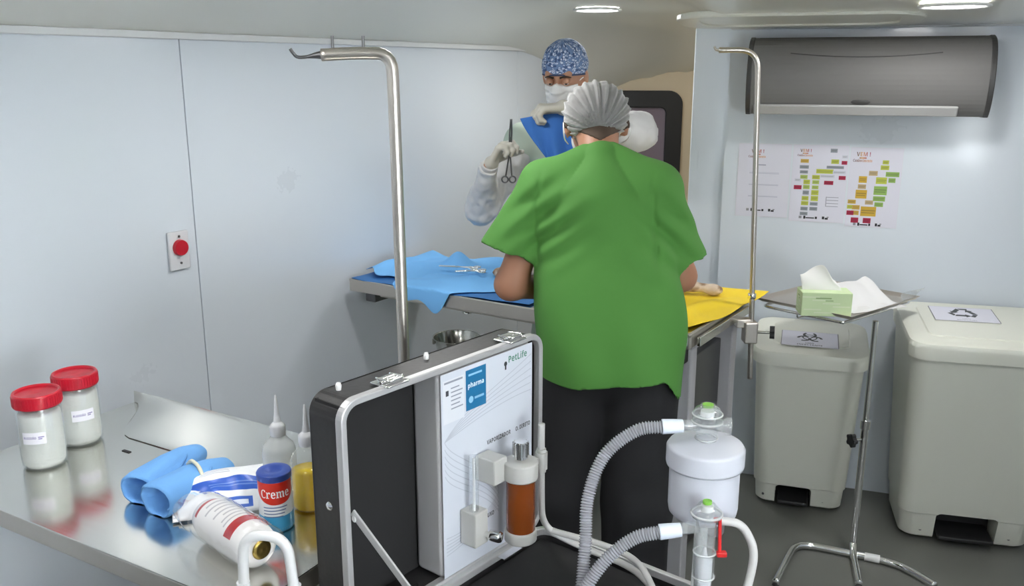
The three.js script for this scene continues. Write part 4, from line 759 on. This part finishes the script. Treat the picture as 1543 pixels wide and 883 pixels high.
{ // assistant in the green top, seen from behind
  const o = [.28, 0, -2.47], t = worldThing('person', 'person in a green short-sleeved scrub top and white hair net, seen from behind', 'person', o);
  const eL = [-.004, 1.082, -2.50], eR = [.492, 1.10, -2.53], sL = [.098, 1.362, -2.535], sR = [.396, 1.362, -2.470], wL = [.150, 1.015, -2.70], wR = [.385, 1.01, -2.745];
  const armL = [bone(sL, eL, .052, .043), bone(eL, wL, .042, .029)], armR = [bone(sR, eR, .052, .043), bone(eR, wR, .041, .029)];
  const head = [ell([.244, 1.553, -2.640], [.077, .088, .098]), ell([.243, 1.492, -2.688], [.062, .066, .062]), bone([.250, 1.40, -2.515], [.246, 1.525, -2.605], .060, .056), bone([.243, 1.515, -2.745], [.243, 1.495, -2.757], .010, .013)];
  const ears = [ell([.163, 1.520, -2.630], [.013, .030, .020]), ell([.326, 1.520, -2.620], [.013, .030, .020])];
  const trunk = [bone([.262, 1.30, -2.49], [.288, .95, -2.43], .11, .105), bone(sL, sR, .055), bone([.22, .90, -2.44], [.15, .46, -2.46], .080, .055), bone([.36, .90, -2.42], [.355, .46, -2.40], .080, .055), bone([.15, .46, -2.46], [.125, .09, -2.49], .050, .034), bone([.355, .46, -2.40], [.345, .09, -2.42], .050, .034)];
  const bodyF = (() => { const a = blend([...head, ...armL, ...armR, ...trunk], .03), b = blend(ears, .01); return (x, y, z) => smin(a(x, y, z), b(x, y, z), .012); })();
  const hl = hand(wL, [.45, -.12, -.85], [.35, -.9, .1], -1, [38, 34, 32, 30]), hr = hand(wR, [-.35, -.12, -.9], [-.3, -.9, .1], 1, [38, 34, 32, 30]);
  const handL = blend([...hl, bone(mad(wL, [-.03, [.45, -.12, -.85]]), wL, .029, .026)], .012), handR = blend([...hr, bone(mad(wR, [-.03, [-.35, -.12, -.9]]), wR, .029, .026)], .012);
  part('body', [net(bodyF, [-.08, .03, -2.86], [.60, 1.68, -2.28], .0115), net(handL, ...around([.205, 1.0, -2.78], .135), .0045), net(handR, ...around([.345, 1.0, -2.825], .135), .0045)], M.skin, t);
  // scrub top
  const cxy = (y) => [lerp(.286, .250, smooth(.78, 1.42, y)), lerp(-2.415, -2.515, smooth(.85, 1.45, y))];
  const aw_ = (y) => (y < 1.0 ? lerp(.198, .213, smooth(.72, 1.0, y)) : lerp(.213, .180, smooth(1.0, 1.40, y))), bw_ = (y) => lerp(.158, .115, smooth(.95, 1.42, y));
  const rr = [.98, .2], hemL = [-.014, 1.183, -2.51], dL = nrm([-.30, -.95, .05]), hemR = [.484, 1.160, -2.50], dR = nrm([.26, -.95, -.12]);
  const slL = bone([.096, 1.362, -2.532], mad(hemL, [.06, dL]), .068, .092), slR = bone([.396, 1.362, -2.470], mad(hemR, [.06, dR]), .068, .084), inL = bone([.096, 1.362, -2.532], mad(hemL, [.06, dL]), .046, .080), inR = bone([.396, 1.362, -2.470], mad(hemR, [.06, dR]), .046, .072);
  const yokeL = bone([.228, 1.436, -2.535], [.096, 1.362, -2.532], .052, .070), yokeR = bone([.270, 1.438, -2.525], [.396, 1.362, -2.470], .052, .070);
  const yokeC = bone([.252, 1.32, -2.455], [.250, 1.438, -2.515], .085, .056);
  const topF = (x, y, z) => {
    const [cx, cz] = cxy(y), dx = x - cx, dz = z - cz, lx = dx * rr[0] + dz * rr[1], lz = -dx * rr[1] + dz * rr[0], a = aw_(y), b = bw_(y), k = (Math.abs(lx / a) ** 2.5 + Math.abs(lz / b) ** 2.5) ** .4;
    let d = (k - 1) * b * .9;
    d = -smin(-d, 1.395 - y, .08); d = smin(d, Math.min(yokeL(x, y, z), yokeR(x, y, z), yokeC(x, y, z)), .07);
    let s1 = slL(x, y, z), s2 = slR(x, y, z); const c1 = dt([x - hemL[0], y - hemL[1], z - hemL[2]], dL), c2 = dt([x - hemR[0], y - hemR[1], z - hemR[2]], dR);
    s1 = Math.max(s1, c1); s2 = Math.max(s2, c2); if (c1 > -.035) s1 = Math.max(s1, -inL(x, y, z)); if (c2 > -.035) s2 = Math.max(s2, -inR(x, y, z));
    d = smin(d, s1, .030); d = smin(d, s2, .030);
    // folds: gathered at the arm holes, long soft ones towards the hem
    const pl = Math.hypot(x - .09, y - 1.27), pr = Math.hypot(x - .44, y - 1.25);
    d += .0075 * Math.sin((y * 1.5 - x * 1.1) * 62) * Math.exp(-((pl / .10) ** 2)) + .006 * Math.sin((y * 1.3 + x * 1.2) * 60) * Math.exp(-((pr / .10) ** 2));
    d += .0045 * (Math.exp(-(((lx + .158 - .02 * Math.sin(y * 9)) / .007) ** 2)) + Math.exp(-(((lx - .152) / .007) ** 2))) * smooth(1.13, 1.2, y) * smooth(1.44, 1.36, y) + .0055 * Math.sin(lx * 36 + y * 7 + 1.2) * smooth(1.2, .85, y) + .004 * perlin.noise(x * 9, y * 6, z * 9);
    const hem = .848 + .012 * Math.sin(lx * 9) - .085 * smooth(.150, .205, lx);
    return Math.max(d, hem - y);
  };
  part('scrub_top', net(topF, [-.14, .72, -2.70], [.62, 1.53, -2.22], .0076), M.scrub, t, 'bright green short-sleeved scrub top');
  const trF = (() => { const q = blend([bone([.205, .86, -2.43], [.135, .46, -2.45], .108, .098), bone([.365, .86, -2.41], [.368, .46, -2.39], .112, .102), bone([.135, .46, -2.45], [.112, .04, -2.48], .098, .092), bone([.368, .46, -2.39], [.362, .04, -2.41], .102, .096), bone([.23, .90, -2.43], [.35, .90, -2.42], .13)], .03); return (x, y, z) => Math.max(q(x, y, z) + .006 * perlin.noise(x * 14, y * 8, z * 14), .045 - y, y - .98); })();
  part('trousers', net(trF, [-.04, .02, -2.64], [.56, 1.02, -2.22], .012), M.trousers, t, 'black trousers');
  for (const [x, z] of [[.112, -2.51], [.362, -2.44]]) part('shoe', net(blend([bone([x, .036, z + .05], [x + .012, .034, z - .12], .042, .038), bone([x, .06, z + .04], [x, .09, z + .03], .042, .042)], .03), [x - .08, -.01, z - .20], [x + .09, .13, z + .13], .009).translate(0, .004, 0), M.shoe, t);
  // hair and the pleated net
  const cut = (y, z) => 1.520 + .42 * (z + 2.545);
  part('hair', net((x, y, z) => Math.max(bodyF(x, y, z) - .0035, 1.482 + .6 * Math.abs(x - .246) - y + .25 * (z + 2.55), -2.72 - z, y - 1.66), [.14, 1.44, -2.76], [.35, 1.66, -2.49], .005), M.hairBrown, t, 'short dark hair below the net');
  const ce = ell([.245, 1.562, -2.632], [.096, .091, .112]);
  part('hair_net', net((x, y, z) => { const ph = Math.atan2(y - 1.515, x - .245), k = smooth(.0, .05, Math.hypot(y - 1.515, x - .245)); return Math.max(ce(x, y, z) + (.0035 * Math.sin(ph * 30) + .0022 * Math.sin(ph * 53 + 1)) * k + .003 * perlin.noise(x * 40, y * 40, z * 40), cut(y, z) + .006 - y - .012 * Math.abs(x - .245) / .09); }, [.13, 1.42, -2.77], [.36, 1.68, -2.49], .0042), M.capNet, t, 'white pleated disposable hair net');
  const mk = part('face_mask', net((x, y, z) => Math.max(ell([.243, 1.480, -2.715], [.064, .062, .056])(x, y, z), z + 2.69), [.16, 1.40, -2.80], [.33, 1.56, -2.66], .006), M.gown, t, 'white face mask');
  for (const [x, s] of [[.163, -1], [.327, 1]]) part('ear_loop', sweep([V(x + s * .001, 1.502, -2.70), V(x + s * .012, 1.535, -2.635), V(x + s * .014, 1.520, -2.605), V(x + s * .010, 1.490, -2.612), V(x - s * .004, 1.470, -2.68)], .0022, { seg: 30, rad: 6 }), M.white, mk, 'white ear loop');
}

{ // vet behind the table, lifting a blue drape and holding a needle holder
  const o = [.26, 0, -3.64], t = worldThing('person', 'masked person in a white gown and patterned blue cap behind the operating table', 'person', o);
  const hc = [.197, 1.664, -3.425], fv = nrm([-.34, -.26, .90]), xv = nrm(crs([0, 1, 0], fv)), uv = crs(fv, xv);
  const loc = (x, y, z) => { const d = [x - hc[0], y - hc[1], z - hc[2]]; return [dt(d, xv), dt(d, uv), dt(d, fv)]; }, wld = (a, b, c) => mad(hc, [a, xv], [b, uv], [c, fv]), inHead = (f) => (x, y, z) => f(...loc(x, y, z));
  const headLoc = (() => {
    const base = blend([ell([0, .025, -.012], [.076, .098, .097]), ell([0, -.045, .020], [.061, .072, .068]), bone([-.040, -.085, .020], [0, -.105, .062], .024, .022), bone([.040, -.085, .020], [0, -.105, .062], .024, .022), bone([-.036, .024, .074], [.036, .024, .074], .013)], .025);
    const nose = blend([bone([0, .008, .086], [0, -.034, .104], .009, .014), bone([-.011, -.040, .094], [.011, -.040, .094], .009)], .012), ear = [ell([-.077, -.008, -.010], [.012, .031, .020]), ell([.077, -.008, -.010], [.012, .031, .020])], socket = [ell([-.031, .002, .094], [.021, .012, .016]), ell([.031, .002, .094], [.021, .012, .016])], mouth = ell([0, -.070, .092], [.022, .004, .01]);
    return (x, y, z) => { let d = smin(base(x, y, z), nose(x, y, z), .014); for (const s of socket) d = -smin(-d, s(x, y, z), .010); d = -smin(-d, mouth(x, y, z), .006); for (const e of ear) d = smin(d, e(x, y, z), .01); return d; };
  })();
  const sR = [.045, 1.405, -3.57], sL = [.415, 1.415, -3.58], eR = [-.118, 1.165, -3.45], wR = [-.083, 1.338, -3.30], eL = [.468, 1.465, -3.33], wL = [.195, 1.556, -3.205];
  const hipC = [.285, .93, -3.68];
  const trunk = blend([bone([.238, 1.27, -3.60], hipC, .125, .115), bone(sR, sL, .062), bone([.225, 1.40, -3.56], wld(0, -.06, -.03), .062, .056), bone(sR, eR, .048, .040), bone(eR, wR, .038, .027), bone(sL, eL, .048, .040), bone(eL, wL, .038, .027), bone([.21, .92, -3.68], [.19, .48, -3.68], .085, .058), bone([.36, .92, -3.68], [.37, .48, -3.68], .085, .058), bone([.19, .48, -3.68], [.18, .08, -3.70], .055, .036), bone([.37, .48, -3.68], [.38, .08, -3.70], .055, .036)], .035);
  const hd = inHead(headLoc);
  part('body', [net((x, y, z) => smin(trunk(x, y, z), hd(x, y, z) + (y > 1.56 ? .0 : 0), .03), [-.20, .03, -3.86], [.56, 1.50, -3.15], .014), net((x, y, z) => smin(hd(x, y, z), trunk(x, y, z), .02), [.05, 1.46, -3.60], [.36, 1.80, -3.24], .005)], M.skinPale, t);
  for (const s of [-1, 1]) {
    const c = wld(s * .031, .001, .083); const e = part('eye', new THREE.SphereGeometry(.0125, 20, 14).translate(...c), std(.62, .60, .58, .25), t);
    part('iris', new THREE.SphereGeometry(.0062, 14, 10).translate(...wld(s * .031 + .002, -.003, .0905)), std(.03, .018, .012, .2), e);
    part('eyelid', net(inHead((x, y, z) => Math.max(ell([s * .031, .001, .083], [.0145, .0142, .0142])(x, y, z), -.0045 - y)), ...around(c, .03), .0028), M.skinPale, e);
    part('eyebrow', sweep([V(...wld(s * .012, .017, .096)), V(...wld(s * .032, .022, .0935)), V(...wld(s * .050, .015, .079))], (q, L) => .0036 * (1 - .5 * q / L), { seg: 16, rad: 8 }), M.hair, t);
  }
  const mouthF = (x, y, z) => headLoc(x, y, z) - .008 + .0022 * Math.sin(y * 260);
  const mk = part('face_mask', net(inHead((x, y, z) => Math.max(Math.min(mouthF(x, y, z), ell([0, -.055, .068], [.040, .048, .052])(x, y, z)), y + .017 - .62 * Math.max(0, .028 - Math.abs(x)) , .012 - z, -.118 - y, Math.abs(x) - .062)), ...around(wld(0, -.05, .05), .11), .004), M.white, t, 'white face mask');
  for (const s of [-1, 1]) for (const [y0, y1] of [[-.012, .005], [-.092, -.045]]) part('mask_tie', sweep([V(...wld(s * .060, y0, .034)), V(...wld(s * .074, (y0 + y1) / 2, .012)), V(...wld(s * .084, y1, -.016))], .0024, { seg: 14, rad: 6 }), M.white, mk);
  // cap
  const capTex = canvasTex(512, 512, (c, W, H) => { c.fillStyle = '#6f89b6'; c.fillRect(0, 0, W, H); for (let i = 0; i < 620; i++) { const x = rnd() * W, y = rnd() * H; c.fillStyle = ['#c3d0e6', '#a9bbda', '#d2dcee', '#455d88'][i % 4]; c.beginPath(); c.ellipse(x, y, 7 + rnd() * 6, 8 + rnd() * 8, rnd() * 3, 0, 7); c.fill(); c.strokeStyle = '#31456e'; c.lineWidth = 2; c.stroke(); } });
  capTex.wrapS = capTex.wrapT = THREE.RepeatWrapping;
  const capE = ell([0, .036, -.014], [.085, .096, .108]);
  const capF = inHead((x, y, z) => Math.max(capE(x, y, z) + .002 * perlin.noise(x * 40, y * 40, z * 40), .020 + .22 * (z - .06) - y));
  const cap = part('surgical_cap', net(capF, [.06, 1.60, -3.58], [.34, 1.83, -3.27], .005, (x, y, z) => { const [a, b, c] = loc(x, y, z); return [Math.atan2(a, c) / Math.PI * 1.0, b * 5.5]; }), new THREE.MeshStandardMaterial({ map: capTex, roughness: .85, side: THREE.DoubleSide }), t, 'blue cap with a small pale pattern');
  const band = []; for (let i = 0; i <= 40; i++) { const a = i / 40 * Math.PI * 2, z = -.014 + .1055 * Math.cos(a), y = .020 + .22 * (z - .06), q = Math.sqrt(Math.max(0, 1 - ((y - .036) / .096) ** 2)); band.push(V(...wld(.085 * q * Math.sin(a), y, -.014 + .108 * q * Math.cos(a)))); }
  part('cap_band', sweep(band, .0032, { seg: 80, rad: 8 }), std(.05, .075, .15, .85), cap);
  // gown
  const gownF = (() => { const q = blend([bone([.236, 1.30, -3.595], hipC, .158, .175), bone(hipC, [.285, .55, -3.68], .185, .205), bone(sR, sL, .082), bone([.215, 1.42, -3.56], [.212, 1.465, -3.535], .085, .070)], .05); return (x, y, z) => Math.max(q(x, y, z) + .008 * Math.sin(x * 34 + y * 6) * smooth(1.3, .8, y) + .007 * perlin.noise(x * 9, y * 7, z * 9), .42 - y); })();
  part('gown', net(gownF, [-.10, .40, -3.94], [.58, 1.58, -3.34], .013), M.gownMint, t, 'pale green gown front');
  const sleeve = (s, e, w, r, name) => { const d = nrm([w[0] - e[0], w[1] - e[1], w[2] - e[2]]), cut = mad(w, [-.004, d]), f = blend([bone(s, e, r * 1.22, r * 1.18), bone(e, w, r * 1.12, .034)], .035), lo = [0, 1, 2].map((i) => Math.min(s[i], e[i], w[i]) - .11), hi = [0, 1, 2].map((i) => Math.max(s[i], e[i], w[i]) + .11);
    const m = part('sleeve', net((x, y, z) => Math.max(f(x, y, z) + .012 * perlin.noise(x * 17, y * 13, z * 17) + .005 * perlin.noise(x * 45, y * 30, z * 45), dt([x - cut[0], y - cut[1], z - cut[2]], d)), lo, hi, .008), M.gown, t, 'white gown sleeve');
    part('cuff', rod(V(...mad(w, [-.030, d])), V(...mad(w, [.010, d])), .033, .030, 24), M.gown, m); };
  sleeve(sR, eR, wR, .054); sleeve(sL, eL, wL, .056);
  // gloved hands
  const h1 = hand(wR, [.40, .70, .10], [.80, -.45, .20], 1, [62, 58, 66, 70], 1.02, [.9, .7]), h2 = hand(wL, [-.96, -.02, .06], [.05, -.95, -.10], -1, [52, 62, 64, 60], 1.04, [.7, .8]);
  part('glove', net(blend([...h1, bone(mad(wR, [-.035, nrm([.04, .17, .15])]), mad(wR, [.015, nrm([.40, .70, .10])]), .031, .027)], .009), ...around([-.040, 1.405, -3.295], .115), .004), M.gloveM, t, 'white glove closed on the needle holder');
  part('glove', net(blend([...h2, bone(mad(wL, [.03, nrm([.27, -.09, -.12])]), mad(wL, [.015, [-.96, -.02, .06]]), .031, .028)], .009), ...around([.115, 1.540, -3.20], .12), .004), M.gloveM, t, 'cream glove gripping the blue drape');
  const trF = blend([bone([.205, .88, -3.68], [.185, .05, -3.70], .095, .085), bone([.365, .88, -3.68], [.375, .05, -3.70], .095, .085)], .03);
  part('trousers', net((x, y, z) => Math.max(trF(x, y, z), .04 - y), [.06, .02, -3.84], [.50, .96, -3.56], .014), M.teal, t, 'teal trousers');
  for (const x of [.185, .375]) part('shoe', net(blend([bone([x, .038, -3.75], [x - .01, .034, -3.58], .042, .038), bone([x, .06, -3.72], [x, .09, -3.71], .042)], .03), [x - .09, -.01, -3.85], [x + .09, .14, -3.48], .010).translate(0, .005, 0), M.white, t);
}
{ // needle holder in the raised hand
  const a = V(-.003, 1.512, -3.272), b = V(-.012, 1.285, -3.285);
  const t = worldThing('needle_holder', 'long dark needle holder held upright in a gloved hand', 'instrument', b.toArray());
  for (const s of [-1, 1]) { const sh = part('shank', sweep([a.clone().add(V(s * .0015, 0, 0)), a.clone().lerp(b, .35).add(V(s * .003, 0, 0)), b.clone().add(V(-s * .011, .02, 0))], .0030, { seg: 24, rad: 8 }), M.darkSteel, t); part('finger_ring', new THREE.TorusGeometry(.0115, .0030, 8, 22).translate(b.x - s * .014, b.y + .008, b.z), M.darkSteel, sh); }
  part('pivot', along(cy(.005, .005, .011, 0, 0, 0, 14), V(0, 0, 1), a.clone().lerp(b, .3)), M.darkSteel, t);
}
{ // drape held up by the other hand
  const t = worldThing('held_drape', 'blue drape hanging folded from the raised gloved hand', 'drape', [.13, 1.40, -3.20]);
  part('cloth', sheet(40, 30, (u, v) => { const x = lerp(lerp(.030, .125, v ** 1.2), .275, u), y = lerp(1.518 + .016 * Math.sin(u * 3) , 1.375 - .02 * Math.sin(u * 3.1), v); return V(x, y, -3.205 + .012 * Math.sin(u * 16 + v * 3) * (.35 + v * .65) + .010 * Math.sin(u * 7)); }, .003), M.drapeHeld, t);
}

renderer.render(scene, camera);
